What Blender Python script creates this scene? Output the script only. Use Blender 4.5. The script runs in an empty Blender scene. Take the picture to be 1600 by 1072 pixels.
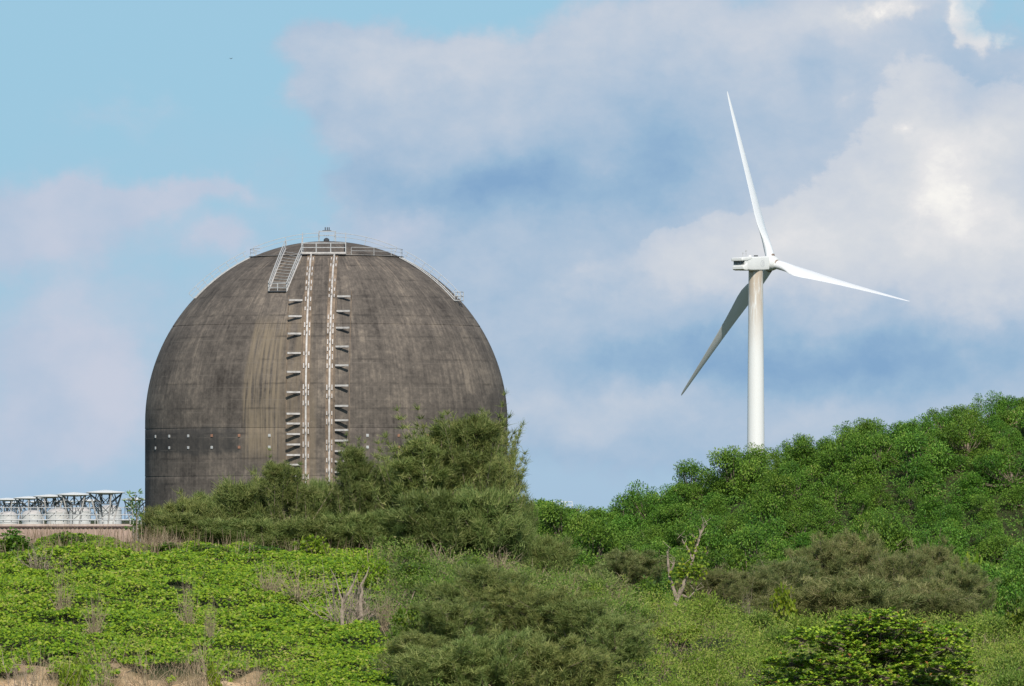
import bpy, bmesh, math
import numpy as np
from mathutils import Vector, Matrix

S = bpy.context.scene
COL = S.collection
R = math.radians

# ------------------------------------------------------------------ camera
EYE = 6.0
FPX = 13333.0                       # focal length in photo pixels (1600 px wide)
PITCH = math.atan((810 - 536) / FPX)
cam = bpy.data.cameras.new('camera')
cam.sensor_width = 36.0
cam.lens = 36.0 * FPX / 1600.0
cam.clip_start = 1.0
cam.clip_end = 40000.0
cam_o = bpy.data.objects.new('camera', cam)
COL.objects.link(cam_o)
cam_o.location = (0, 0, EYE)
cam_o.rotation_euler = (math.pi / 2 + PITCH, 0, 0)
S.camera = cam_o

# ------------------------------------------------------------------ light
SUN_EL, SUN_AZ = R(38), R(173)      # azimuth clockwise from +Y: behind the camera, a little to its right
sun = bpy.data.lights.new('sun', 'SUN')
sun.energy = 4.0
sun.angle = R(0.53)
sun.color = (1.0, 0.945, 0.86)
sun_o = bpy.data.objects.new('sun', sun)
COL.objects.link(sun_o)
sd = Vector((math.sin(SUN_AZ) * math.cos(SUN_EL), math.cos(SUN_AZ) * math.cos(SUN_EL), math.sin(SUN_EL)))
sun_o.rotation_euler = sd.to_track_quat('Z', 'Y').to_euler()
sun_o.location = (0, -40, 120)

S.view_settings.view_transform = 'Standard'
S.view_settings.look = 'None'
S.view_settings.exposure = 0.0
S.view_settings.gamma = 1.0


# ------------------------------------------------------------------ node helper
class NT:
    def __init__(self, tree):
        self.t = tree
        self.n = tree.nodes
        self.l = tree.links

    def node(self, typ, **kw):
        n = self.n.new(typ)
        for k, v in kw.items():
            setattr(n, k, v)
        return n

    def put(self, sock, v):
        if isinstance(v, bpy.types.NodeSocket):
            self.l.new(v, sock)
        elif v is not None:
            if sock.type == 'RGBA' and not isinstance(v, (int, float)) and len(v) == 3:
                v = (*v, 1)
            sock.default_value = v

    def math(self, op, a, b=None, c=None, clamp=False):
        n = self.node('ShaderNodeMath', operation=op, use_clamp=clamp)
        self.put(n.inputs[0], a)
        self.put(n.inputs[1], b)
        self.put(n.inputs[2], c)
        return n.outputs[0]

    def vmath(self, op, a, b=None):
        n = self.node('ShaderNodeVectorMath', operation=op)
        self.put(n.inputs[0], a)
        self.put(n.inputs[1], b)
        return n.outputs['Value'] if op in ('DOT_PRODUCT', 'LENGTH') else n.outputs[0]

    def noise(self, vec, scale, detail=5, rough=0.55, col=False):
        n = self.node('ShaderNodeTexNoise')
        self.put(n.inputs['Vector'], vec)
        n.inputs['Scale'].default_value = scale
        n.inputs['Detail'].default_value = detail
        n.inputs['Roughness'].default_value = rough
        return n.outputs['Color' if col else 'Fac']

    def mix(self, f, a, b, blend='MIX'):
        n = self.node('ShaderNodeMix', data_type='RGBA', blend_type=blend)
        self.put(n.inputs[0], f)
        self.put(n.inputs[6], a)
        self.put(n.inputs[7], b)
        return n.outputs[2]

    def sstep(self, v, lo, hi, to0=0.0, to1=1.0):
        n = self.node('ShaderNodeMapRange', interpolation_type='SMOOTHSTEP')
        self.put(n.inputs[0], v)
        for i, x in zip((1, 2, 3, 4), (lo, hi, to0, to1)):
            n.inputs[i].default_value = x
        return n.outputs[0]

    def ramp(self, f, stops):
        n = self.node('ShaderNodeValToRGB')
        self.put(n.inputs[0], f)
        el = n.color_ramp.elements
        while len(el) > 1:
            el.remove(el[-1])
        el[0].position, el[0].color = stops[0][0], (*stops[0][1], 1)
        for p, c in stops[1:]:
            e = el.new(p)
            e.color = (*c, 1)
        return n.outputs[0]

    def sep(self, v):
        n = self.node('ShaderNodeSeparateXYZ')
        self.put(n.inputs[0], v)
        return n.outputs

    def comb(self, x, y, z=0.0):
        n = self.node('ShaderNodeCombineXYZ')
        for i, v in enumerate((x, y, z)):
            self.put(n.inputs[i], v)
        return n.outputs[0]


def srgb(r, g, b):
    f = lambda c: (c / 255 / 12.92) if c <= 10 else ((c / 255 + 0.055) / 1.055) ** 2.4
    return (f(r), f(g), f(b))


# ------------------------------------------------------------------ sky with clouds (by direction)
world = bpy.data.worlds.new('World')
S.world = world
world.use_nodes = True
w = NT(world.node_tree)
bg = w.n['Background']
SKY_STRENGTH = 0.1
bg.inputs[1].default_value = SKY_STRENGTH
sky = w.node('ShaderNodeTexSky')
sky.sky_type = 'NISHITA'
sky.sun_disc = False
sky.sun_elevation = SUN_EL
sky.sun_rotation = SUN_AZ
sky.dust_density = 0.3
sky.air_density = 1.0
sky.ozone_density = 2.0
tc = w.node('ShaderNodeTexCoord')
dx, dy, dz = w.sep(tc.outputs['Generated'])
az = w.math('ARCTAN2', dx, dy)
el = w.math('ARCSINE', dz)
K = FPX / 100.0
U = w.math('MULTIPLY_ADD', az, K, 8.0)
V = w.math('MULTIPLY_ADD', el, -K, 8.1)
P0 = w.comb(U, V, 0.0)
wa = w.vmath('MULTIPLY', w.vmath('SUBTRACT', w.noise(P0, 0.55, 3, 0.5, True), (0.5, 0.5, 0.5)), (2.0, 1.3, 0))
wb = w.vmath('MULTIPLY', w.vmath('SUBTRACT', w.noise(P0, 2.3, 5, 0.6, True), (0.5, 0.5, 0.5)), (0.62, 0.5, 0))
PW = w.vmath('ADD', w.vmath('ADD', P0, wa), wb)
fbm = w.math('SUBTRACT', w.noise(w.vmath('ADD', w.vmath('MULTIPLY', P0, (1, 1.35, 1)), w.vmath('MULTIPLY', wb, (.5, .5, 0))), 0.9, 10, 0.62), 0.5)
fbm2 = w.math('SUBTRACT', w.noise(w.vmath('ADD', w.vmath('MULTIPLY', P0, (1, 1.2, 1)), (31, 7, 3)), 0.45, 8, 0.55), 0.5)


def blobs(lst, vec=PW):
    tot = 0.0
    for b in lst:
        cx, cy, sx, sy = b[:4]
        amp = b[4] if len(b) > 4 else 1.0
        d = w.vmath('MULTIPLY', w.vmath('SUBTRACT', vec, (cx, cy, 0)), (1 / sx, 1 / sy, 0))
        e = w.math('EXPONENT', w.math('MULTIPLY', w.vmath('DOT_PRODUCT', d, d), -1.0))
        tot = w.math('MULTIPLY_ADD', e, amp, tot)
    return tot


def k10(c):
    return tuple(x / SKY_STRENGTH for x in c)


skyc = w.mix(0.96, sky.outputs[0], k10(srgb(153, 198, 223)))
# upper blue deepens towards the zenith through the sky texture itself
skyc = w.mix(w.sstep(el, 0.12, 0.6), skyc, sky.outputs[0])
veil = w.math('MULTIPLY', w.sstep(w.math('MULTIPLY_ADD', fbm2, .9, w.math('MULTIPLY', V, .16)), .25, .95), .55)
skyc = w.mix(veil, skyc, k10(srgb(176, 196, 218)))
CLOUD = [(p_, k10(c_)) for p_, c_ in [(0.0, srgb(132, 168, 204)), (.20, srgb(152, 183, 211)), (.40, srgb(176, 195, 216)), (.60, srgb(198, 207, 220)), (.78, srgb(214, 218, 224)), (.90, srgb(228, 228, 230)), (1.0, srgb(247, 245, 241))]]
# the great cloud bank over the middle and right: one brightness field, bases blue grey, heads pale
f = blobs([(9.1, 3.0, 2.3, .65, -.22), (10.3, 2.4, .9, 1.0, -.15), (13.4, 5.65, 3.0, .45, -.32), (10.2, 5.55, 1.8, .4, -.22), (7.4, 2.9, 1.3, .5, -.20), (9.8, 7.3, 2.6, .5, -.12),
           (15.3, 1.35, .5, .45, -.16), (12.9, 1.3, .35, .9, -.10), (5.3, 2.6, .9, .5, -.15),
           (5.6, 1.1, .9, .35, .12), (6.9, 1.0, 1.0, .3, .12), (8.2, .8, 1.3, .5, .12), (11.3, .35, 2.2, .5, .20), (14.2, 2.2, 1.2, 1.0, .25), (13.3, 3.7, 2.0, .8, .22),
           (15.4, 3.3, 1.0, 1.3, .24), (11.6, 4.05, 1.2, .5, .14), (9.2, 6.3, 1.5, .35, .10), (12.7, 6.45, .7, .35, .14), (13.6, .15, 1.2, .25, .25), (15.0, 2.9, .8, .8, .10)])
f = w.math('MULTIPLY_ADD', fbm, .42, w.math('MULTIPLY_ADD', fbm2, .26, w.math('ADD', f, .40)))
# crisp cumulus heads inside the bank
hm = blobs([(14.6, 2.2, 1.7, 1.75), (13.3, 3.7, 2.0, 1.05), (11.7, 4.15, 1.2, .65), (10.75, 4.1, .6, .45, .8), (15.5, 3.8, 1.4, 1.6), (9.3, 4.35, .8, .38, .7)])
fbm3 = w.math('SUBTRACT', w.noise(w.vmath('ADD', w.vmath('MULTIPLY', P0, (1, 1.2, 1)), (3, 17, 9)), 2.2, 6, 0.6), 0.5)
hv = w.math('MULTIPLY_ADD', fbm3, .35, w.math('MULTIPLY_ADD', fbm, .7, hm))
low_ = w.sstep(V, 3.2, 4.4)                  # cumulus heads are crisp on top and dissolve at the base
hm = w.math('ADD', w.math('MULTIPLY', w.sstep(hv, .58, .74), w.math('SUBTRACT', 1.0, low_)), w.math('MULTIPLY', w.sstep(hv, .25, 1.1), low_))
f = w.math('MULTIPLY_ADD', hm, .15, w.math('MULTIPLY_ADD', fbm3, .10, f))
hw = blobs([(15.25, .1, .34, .4, 1.3), (15.5, .5, .36, .26, 1.3), (13.7, .12, .8, .24, .5), (14.2, .35, .5, .15, .5), (13.9, 2.15, .5, .3, .45), (15.4, 2.9, .4, .5, .45), (14.4, 3.35, .5, .3, .4), (14.6, 1.6, .5, .3, .4)])
f = w.math('MULTIPLY_ADD', w.sstep(w.math('MULTIPLY_ADD', fbm, .9, hw), .3, .9), .40, f)
bank = blobs([(6.0, 1.4, 1.6, .7), (5.0, .8, 1.0, .5, .6), (8.0, 1.7, 2.0, 1.1), (10.5, 1.5, 2.6, 1.8), (13.5, 2.5, 3, 3), (15.5, 4, 3, 3), (11, 5, 4, 2), (7.5, 3.8, 2.4, 1.1), (9, 6.4, 3, .9, .8), (5.6, 2.7, 1.0, .6, .5)])
bank = w.sstep(w.math('MULTIPLY_ADD', fbm, .7, bank), .28, .78)
c = w.mix(bank, skyc, w.ramp(f, CLOUD))
# thinner mauve bands over the blue on the left
m = blobs([(.7, 3.3, 1.7, .45, 1.0), (2.2, 3.15, 1.2, .36, .8), (3.5, 3.05, .9, .25, .7), (.6, 3.9, 1.7, .4, .8), (3.45, 3.85, .6, .28, .75), (.5, 5.6, 1.2, .6, .75), (1.5, 5.9, 1.0, .6, .65),
           (.4, 6.8, 1.6, .7, .75), (2.2, 6.6, 1.6, .7, .5), (.8, 4.7, 1.6, .5, .35), (6.4, 3.55, 1.1, .4, .5), (4.9, 3.5, .4, .2, .4), (2.8, 4.9, 2.0, .8, .35), (1.9, 1.7, 1.2, .4, .3)])
m = w.sstep(w.math('MULTIPLY_ADD', fbm2, .5, w.math('MULTIPLY_ADD', fbm, .8, m)), .10, .95)
tone = w.mix(w.sstep(fbm2, -0.2, 0.2), k10(srgb(178, 195, 217)), k10(srgb(199, 205, 221)))
c = w.mix(w.math('MULTIPLY', m, .95), c, tone)
# hazier, bluer just above the horizon
c = w.mix(w.math('MULTIPLY', w.sstep(V, 6.6, 8.1), .55), c, k10(srgb(166, 191, 217)))
# loose cloud over the rest of the sky dome
gen = w.sstep(w.noise(tc.outputs['Generated'], 2.6, 6, 0.6), 0.5, 0.66)
gen = w.math('MULTIPLY', gen, w.sstep(el, 0.10, 0.3))
c = w.mix(w.math('MULTIPLY', gen, 0.7), c, k10((.55, .58, .66)))
w.put(bg.inputs[0], c)


# ------------------------------------------------------------------ object helpers
def at(px, py, Y):
    dxp, dyp = (px - 800) / FPX, (536 - py) / FPX
    cp, sp = math.cos(PITCH), math.sin(PITCH)
    fy, fz = cp - dyp * sp, sp + dyp * cp
    k = Y / fy
    return Vector((dxp * k, Y, EYE + fz * k))


def tag(o, label=None, cat=None, group=None, kind=None):
    if label:
        o['label'] = label
    if cat:
        o['category'] = cat
    if group:
        o['group'] = group
    if kind:
        o['kind'] = kind
    return o


def empty(name, label, cat, loc=(0, 0, 0), rz=0.0, group=None):
    o = bpy.data.objects.new(name, None)
    o.empty_display_size = 0.3
    COL.objects.link(o)
    o.location = loc
    o.rotation_euler = (0, 0, rz)
    return tag(o, label, cat, group)


class MB:
    def __init__(self):
        self.v, self.f = [], []

    def add(self, vs, fs):
        b = len(self.v)
        self.v += [tuple(p) for p in vs]
        self.f += [tuple(i + b for i in f) for f in fs]

    def box(self, c, s, M=None):
        c = Vector(c)
        vs = [Vector((x * s[0] / 2, y * s[1] / 2, z * s[2] / 2)) for z in (-1, 1) for x, y in ((-1, -1), (1, -1), (1, 1), (-1, 1))]
        if M is not None:
            vs = [M @ p for p in vs]
        self.add([p + c for p in vs], [(3, 2, 1, 0), (4, 5, 6, 7), (0, 1, 5, 4), (1, 2, 6, 5), (2, 3, 7, 6), (3, 0, 4, 7)])

    def bar(self, a, b, w_, h_, up=Vector((0, 0, 1))):
        a, b = Vector(a), Vector(b)
        d = b - a
        z = d.normalized()
        x = up.cross(z)
        x = x.normalized() if x.length > 1e-4 else Vector((1, 0, 0))
        y = z.cross(x)
        self.box((a + b) / 2, (w_, h_, d.length), Matrix((x, y, z)).transposed())

    def tube(self, pts, rad, n=6, cap=True):
        pts = [Vector(p) for p in pts]
        if isinstance(rad, (int, float)):
            rad = [rad] * len(pts)
        vs, fs = [], []
        prev = None
        for i, p in enumerate(pts):
            d = (pts[min(i + 1, len(pts) - 1)] - pts[max(i - 1, 0)]).normalized()
            if prev is None:
                x = Vector((0, 0, 1)).cross(d)
                x = x.normalized() if x.length > 1e-3 else Vector((1, 0, 0))
            else:
                x = prev - d * prev.dot(d)
                x = x.normalized() if x.length > 1e-4 else d.orthogonal().normalized()
            prev = x
            y = d.cross(x)
            for k in range(n):
                a = 2 * math.pi * k / n
                vs.append(p + (x * math.cos(a) + y * math.sin(a)) * rad[i])
        for i in range(len(pts) - 1):
            for k in range(n):
                fs.append((i * n + k, i * n + (k + 1) % n, (i + 1) * n + (k + 1) % n, (i + 1) * n + k))
        if cap:
            fs.append(tuple(reversed(range(n))))
            fs.append(tuple((len(pts) - 1) * n + k for k in range(n)))
        self.add(vs, fs)

    def lathe(self, prof, n=32, c=(0, 0, 0)):
        vs, fs = [], []
        for r, z in prof:
            for k in range(n):
                a = 2 * math.pi * k / n
                vs.append((c[0] + r * math.cos(a), c[1] + r * math.sin(a), c[2] + z))
        for i in range(len(prof) - 1):
            for k in range(n):
                fs.append((i * n + k, i * n + (k + 1) % n, (i + 1) * n + (k + 1) % n, (i + 1) * n + k))
        fs.append(tuple(reversed(range(n))))
        fs.append(tuple((len(prof) - 1) * n + k for k in range(n)))
        self.add(vs, fs)

    def loft(self, secs):
        n = len(secs[0])
        vs = [p for s in secs for p in s]
        fs = []
        for i in range(len(secs) - 1):
            for k in range(n):
                fs.append((i * n + k, i * n + (k + 1) % n, (i + 1) * n + (k + 1) % n, (i + 1) * n + k))
        fs.append(tuple(reversed(range(n))))
        fs.append(tuple((len(secs) - 1) * n + k for k in range(n)))
        self.add(vs, fs)

    def build(self, name, mat, parent=None, smooth=False, bevel=0.0):
        me = bpy.data.meshes.new(name)
        me.from_pydata(self.v, [], self.f)
        bm = bmesh.new()
        bm.from_mesh(me)
        bmesh.ops.recalc_face_normals(bm, faces=bm.faces)
        if bevel:
            bmesh.ops.bevel(bm, geom=[e for e in bm.edges if len(e.link_faces) == 2 and e.calc_face_angle(0) > 0.5],
                            offset=bevel, segments=2, affect='EDGES', clamp_overlap=True)
        bm.to_mesh(me)
        bm.free()
        if smooth:
            me.polygons.foreach_set('use_smooth', [True] * len(me.polygons))
            if smooth == 'auto':
                me.set_sharp_from_angle(angle=R(35))
        me.materials.append(mat)
        o = bpy.data.objects.new(name, me)
        COL.objects.link(o)
        if parent:
            o.parent = parent
        return o


def np_mesh(name, V_, F_, mat, parent=None, tint=None, extra=None):
    """quads from numpy arrays, fast"""
    me = bpy.data.meshes.new(name)
    nv, nf = len(V_), len(F_)
    me.vertices.add(nv)
    me.vertices.foreach_set('co', np.ascontiguousarray(V_, dtype=np.float32).ravel())
    me.loops.add(nf * 4)
    me.loops.foreach_set('vertex_index', np.ascontiguousarray(F_, dtype=np.int32).ravel())
    me.polygons.add(nf)
    me.polygons.foreach_set('loop_start', np.arange(0, nf * 4, 4, dtype=np.int32))
    me.update(calc_edges=True)
    if tint is not None:
        a = me.attributes.new('tint', 'FLOAT', 'POINT')
        a.data.foreach_set('value', np.ascontiguousarray(tint, dtype=np.float32))
    for k, v in (extra or {}).items():
        a = me.attributes.new(k, 'FLOAT', 'POINT')
        a.data.foreach_set('value', np.ascontiguousarray(v, dtype=np.float32))
    me.materials.append(mat)
    o = bpy.data.objects.new(name, me)
    COL.objects.link(o)
    if parent:
        o.parent = parent
    return o


def unit(a):
    return a / np.maximum(np.linalg.norm(a, axis=1, keepdims=True), 1e-6)


def leaves(C, A, N, L, W, rng, shape='leaf', base=True):
    """leaf quads: C base points, A axis directions, N normals, L length, W width"""
    A = unit(A)
    Sd = unit(np.cross(A, N))
    N2 = np.cross(Sd, A)
    L = np.broadcast_to(np.asarray(L, float), (len(C),))[:, None]
    W = np.broadcast_to(np.asarray(W, float), (len(C),))[:, None]
    if shape == 'leaf':
        v = np.stack([C, C + A * L * .5 + Sd * W * .5 + N2 * W * .12, C + A * L, C + A * L * .5 - Sd * W * .5 + N2 * W * .12], 1)
    else:                                  # tapering strip
        v = np.stack([C - Sd * W * .5, C + Sd * W * .5, C + A * L + Sd * W * .15, C + A * L - Sd * W * .15], 1)
    V_ = v.reshape(-1, 3)
    F_ = np.arange(len(V_)).reshape(-1, 4)
    t = rng.random(len(C))
    return V_, F_, np.repeat(t, 4)


def vnoise(x, y, seed=0):
    """smooth value noise, numpy"""
    x, y = np.asarray(x, float), np.asarray(y, float)
    xi, yi = np.floor(x).astype(np.int64), np.floor(y).astype(np.int64)
    fx, fy = x - xi, y - yi
    fx, fy = fx * fx * (3 - 2 * fx), fy * fy * (3 - 2 * fy)

    def h(a, b):
        n = (a * 374761393 + b * 668265263 + seed * 974634777) & 0x7fffffff
        n = ((n ^ (n >> 13)) * 1274126177) & 0x7fffffff
        return ((n ^ (n >> 16)) & 0xffff) / 65535.0
    return (h(xi, yi) * (1 - fx) + h(xi + 1, yi) * fx) * (1 - fy) + (h(xi, yi + 1) * (1 - fx) + h(xi + 1, yi + 1) * fx) * fy


def fnoise(x, y, seed=0, oct=3):
    s, a, t = 0, 1.0, 0
    for i in range(oct):
        s = s + a * vnoise(np.asarray(x) * 2 ** i, np.asarray(y) * 2 ** i, seed + i)
        t += a
        a *= .5
    return s / t


def dup(root, loc, rz, scale=(1, 1, 1), label=None, group=None, cat=None):
    r = root.copy()
    COL.objects.link(r)
    r.location, r.rotation_euler, r.scale = loc, (0, 0, rz), scale
    tag(r, label, cat, group)
    for ch in root.children:
        c_ = ch.copy()
        COL.objects.link(c_)
        c_.parent = r
        for g in ch.children:
            d = g.copy()
            COL.objects.link(d)
            d.parent = c_
    return r


# ------------------------------------------------------------------ materials
def mat(name, rgb=(.5, .5, .5), rough=.6, spec=.4, var=0.0, vscale=2.0, metal=0.0, bump=0.0):
    m_ = bpy.data.materials.new(name)
    m_.use_nodes = True
    t = NT(m_.node_tree)
    p = t.n['Principled BSDF']
    p.inputs['Roughness'].default_value = rough
    p.inputs['Specular IOR Level'].default_value = spec
    p.inputs['Metallic'].default_value = metal
    if var:
        co = t.node('ShaderNodeTexCoord').outputs['Object']
        nz = t.noise(co, vscale, 6, .6)
        lo = tuple(x * (1 - var) for x in rgb)
        hi = tuple(min(1, x * (1 + var)) for x in rgb)
        t.put(p.inputs['Base Color'], t.ramp(nz, [(.3, lo), (.7, hi)]))
        if bump:
            b = t.node('ShaderNodeBump')
            b.inputs['Strength'].default_value = bump
            b.inputs['Distance'].default_value = .05
            t.put(b.inputs['Height'], nz)
            t.l.new(b.outputs[0], p.inputs['Normal'])
    else:
        p.inputs['Base Color'].default_value = (*rgb, 1)
    return m_


def leafmat(name, stops, trans=.28, spec=.25, objvar=.22, patch=0.0, pscale=.5):
    m_ = bpy.data.materials.new(name)
    m_.use_nodes = True
    t = NT(m_.node_tree)
    p = t.n['Principled BSDF']
    p.inputs['Roughness'].default_value = .55
    p.inputs['Specular IOR Level'].default_value = spec
    a = t.node('ShaderNodeAttribute', attribute_name='tint').outputs['Fac']
    if patch:
        co = t.node('ShaderNodeTexCoord').outputs['Object']
        a = t.math('ADD', a, t.math('MULTIPLY', t.math('SUBTRACT', t.noise(co, pscale, 4, .6), .5), patch), clamp=True)
    c_ = t.ramp(a, stops)
    if objvar:
        oi = t.node('ShaderNodeObjectInfo').outputs['Random']
        k = t.math('MULTIPLY_ADD', oi, objvar, 1 - objvar / 2)
        h = t.node('ShaderNodeHueSaturation')
        t.put(h.inputs['Hue'], t.math('MULTIPLY_ADD', t.math('FRACT', t.math('MULTIPLY', oi, 17.3)), .030, .466))
        t.put(h.inputs['Value'], k)
        t.put(h.inputs['Color'], c_)
        c_ = h.outputs[0]
    t.put(p.inputs['Base Color'], c_)
    tr = t.node('ShaderNodeBsdfTranslucent')
    t.put(tr.inputs[0], t.mix(.5, c_, (.25, .33, .04), 'MIX'))
    mx = t.node('ShaderNodeMixShader')
    mx.inputs[0].default_value = trans
    t.l.new(p.outputs[0], mx.inputs[1])
    t.l.new(tr.outputs[0], mx.inputs[2])
    t.l.new(mx.outputs[0], t.n['Material Output'].inputs[0])
    return m_


M_white = mat('white_paint', (.80, .80, .77), .42, .4, .04, .5)
M_galv = mat('galvanised_steel', (.50, .50, .49), .5, .5, .15, 3)
M_rail = mat('weathered_white_steel', (.52, .49, .46), .55, .35, .28, 2.0)
M_dark = mat('dark_steel', (.06, .065, .07), .55, .4, .2, 3)
M_lattice = mat('weathered_lattice_steel', (.15, .16, .17), .6, .35, .25, 3)
M_rust = mat('rusted_plate', (.225, .170, .125), .8, .2, .55, .9)
M_orange = mat('rust_orange_plate', (.34, .18, .12), .8, .2, .3, 4)
M_bark = mat('grey_bark', (.24, .19, .14), .9, .1, .4, 6)
M_pale = mat('bleached_wood', (.33, .265, .205), .95, .05, .45, 9, 0, .6)
M_twig = mat('dry_twig', (.33, .265, .17), .9, .1, .35, 4)
M_grayroof = mat('building_concrete', (.20, .17, .155), .85, .2, .2, .6)
M_pink = mat('pink_corrugated_wall', (.47, .345, .28), .75, .25, .14, .8)
M_roof_shade = mat('roof_and_shade_strip', (.14, .09, .08), .8, .2, .2, 1)  # roof slab colour, also painted shade under the wall's parapet

M_hill = leafmat('hill_shrub_leaf', [(0, (.020, .080, .016)), (.45, (.075, .215, .024)), (.82, (.155, .335, .042)), (.95, (.23, .36, .06)), (1, (.40, .30, .16))], .17)
M_casu = leafmat('casuarina_needle', [(0, (.055, .105, .026)), (.5, (.165, .235, .065)), (1, (.33, .36, .13))], .22, .25, .42)
M_dull = leafmat('dull_casuarina_needle', [(0, (.065, .120, .032)), (.5, (.190, .265, .075)), (1, (.39, .43, .15))], .22, .25, .36)
M_olive = leafmat('brown_casuarina_needle', [(0, (.075, .120, .038)), (.5, (.205, .250, .085)), (.85, (.36, .36, .15)), (1, (.46, .39, .21))], .25)
M_vine = leafmat('ground_vine_leaf', [(0, (.080, .180, .010)), (.45, (.200, .345, .014)), (.85, (.34, .455, .026)), (1, (.42, .42, .10))], .3, .35, 0, .8, .45)
M_broad = leafmat('broad_leaf', [(0, (.03, .10, .012)), (.6, (.09, .21, .018)), (1, (.22, .31, .03))], .3, .4)
M_bright = leafmat('bright_leaf', [(0, (.09, .19, .012)), (.6, (.20, .34, .018)), (1, (.33, .40, .03))], .35, .4)
M_almond = leafmat('almond_leaf', [(0, (.05, .130, .008)), (.4, (.18, .34, .016)), (.95, (.44, .56, .045)), (.98, (.34, .16, .04)), (1, (.34, .14, .04))], .22, .45, 0)
M_grass = leafmat('low_scrub_leaf', [(0, (.085, .165, .020)), (.5, (.215, .325, .036)), (1, (.43, .44, .11))], .3, .2, 0, .7, .4)
M_scrub = leafmat('scrub_leaf', [(0, (.060, .13, .020)), (.5, (.16, .26, .04)), (.85, (.28, .34, .08)), (1, (.38, .31, .16))], .25, .2, 0, .8, .5)
M_dry = leafmat('dry_stalk', [(0, (.12, .085, .055)), (.5, (.24, .17, .11)), (1, (.40, .31, .22))], .1, .1, 0)


# ------------------------------------------------------------------ ground (one sheet to the horizon)
def sm(x, a, b):
    t = np.clip((x - a) / (b - a), 0, 1)
    return t * t * (3 - 2 * t)


HX = np.array([-30, -6, .8, 3.1, 7.8, 14.8, 19.5, 25.4, 31.2, 37, 60, 120])
HZ = np.array([1.5, 3.0, 4.7, 5.1, 6.0, 8.5, 9.7, 11.0, 12.2, 12.8, 13.2, 6.0])
CX = np.array([-60, -13, -5, 0, 2.5, 5, 8, 40])
CZ = np.array([4.95, 4.92, 4.72, 4.3, 3.9, 3.1, 2.6, 2.4])


def ground(x, y):
    x, y = np.asarray(x, float), np.asarray(y, float)
    z = np.full(np.broadcast(x, y).shape, 1.0)
    crest = np.interp(x, CX, CZ)
    crest = crest + .55 * (fnoise(x * .33, y * .05, 15, 3) - .5) * (x < 8)
    up = sm(y, 188, 238)
    dn = 1 - sm(y, 252, 330) * 0.8
    dune = (crest - 1.0) * up * dn * (1 - sm(np.abs(x), 45, 90))
    xs = x * 520 / np.maximum(y, 300)
    hill = (np.interp(xs, HX, HZ) - 1.4) * sm(y, 482, 522) * (1 - sm(y, 545, 700))
    z = z + dune + hill
    near = sm(y, 150, 190) * (1 - sm(y, 420, 560)) * (1 - sm(np.abs(x), 40, 90))
    z = z + near * ((fnoise(x * .35, y * .35, 5) - .5) * .55 + (fnoise(x * 1.1, y * 1.1, 9) - .5) * .22)
    return z


def gz(x, y):
    return float(ground(np.array([x]), np.array([y]))[0])


def topix(x, y, z):
    """photo pixel of a world point (for choosing plant kinds over the slope)"""
    cp, sp = math.cos(PITCH), math.sin(PITCH)
    zz = z - EYE
    d = y * cp + zz * sp
    return 800 + FPX * x / d, 536 - FPX * (zz * cp - y * sp) / d


def sandmask(px, py):
    n = (fnoise(px / 50., py / 40., 21) - .5) * 64 + (fnoise(px / 12., py / 10., 23) - .5) * 34
    a = sm(py + n, 1040, 1054) * (1 - sm(px + n * .6, 72, 95))
    b = sm(py + n - 6 * np.sin(px / 40.), 1046, 1060) * sm(px + n, 165, 200) * (1 - sm(px + n, 385, 425))
    return np.maximum(a, b)


gx = np.unique(np.concatenate([np.linspace(-15000, -400, 14), np.linspace(-400, -40, 19), np.arange(-40, -17, 1.0), np.arange(-17, 19, .36),
                               np.arange(19, 70, 1.0), np.linspace(70, 400, 19), np.linspace(400, 15000, 14)]))
gy = np.unique(np.concatenate([np.linspace(-2000, 140, 22), np.arange(140, 190, 2.5), np.arange(190, 262, .36), np.arange(262, 560, 1.5),
                               np.linspace(560, 1500, 40), np.linspace(1500, 24000, 24)]))
GX, GY = np.meshgrid(gx, gy)
GZ = ground(GX, GY)
pxg, pyg = topix(GX, np.maximum(GY, 100), GZ)
sand = np.where((GY > 185) & (GY < 225) & (GX < 0), sandmask(pxg, pyg), 0)
sand = np.where((GY < 196) & (GY > 160) & (GX > -30) & (GX < 1), np.maximum(sand, .9), sand)
GZ = GZ + sand * ((fnoise(GX * 1.6, GY * 1.2, 31, 4) - .5) * .9) * (GY > 190) * (GY < 225)
nx, ny = len(gx), len(gy)
idx = np.arange(nx * ny).reshape(ny, nx)
F_ = np.stack([idx[:-1, :-1], idx[:-1, 1:], idx[1:, 1:], idx[1:, :-1]], -1).reshape(-1, 4)

M_ground = bpy.data.materials.new('ground')
M_ground.use_nodes = True
t = NT(M_ground.node_tree)
co = t.node('ShaderNodeTexCoord').outputs['Object']
n1 = t.noise(co, .8, 7, .65)
n2 = t.noise(co, 6, 6, .7)
soil = t.ramp(n1, [(.3, (.030, .040, .017)), (.55, (.060, .070, .028)), (.75, (.12, .105, .052))])
sandc = t.ramp(t.math('ADD', t.math('MULTIPLY', n1, .5), t.math('MULTIPLY', n2, .5)), [(.3, (.36, .23, .12)), (.48, (.64, .44, .25)), (.68, (.76, .57, .36))])
sa = t.node('ShaderNodeAttribute', attribute_name='sand').outputs['Fac']
t.put(t.n['Principled BSDF'].inputs['Base Color'], t.mix(sa, soil, sandc))
t.n['Principled BSDF'].inputs['Roughness'].default_value = .95
t.n['Principled BSDF'].inputs['Specular IOR Level'].default_value = .1
b = t.node('ShaderNodeBump')
b.inputs['Strength'].default_value = .8
b.inputs['Distance'].default_value = .12
t.put(b.inputs['Height'], t.noise(co, 3.5, 8, .7))
t.l.new(b.outputs[0], t.n['Principled BSDF'].inputs['Normal'])
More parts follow.
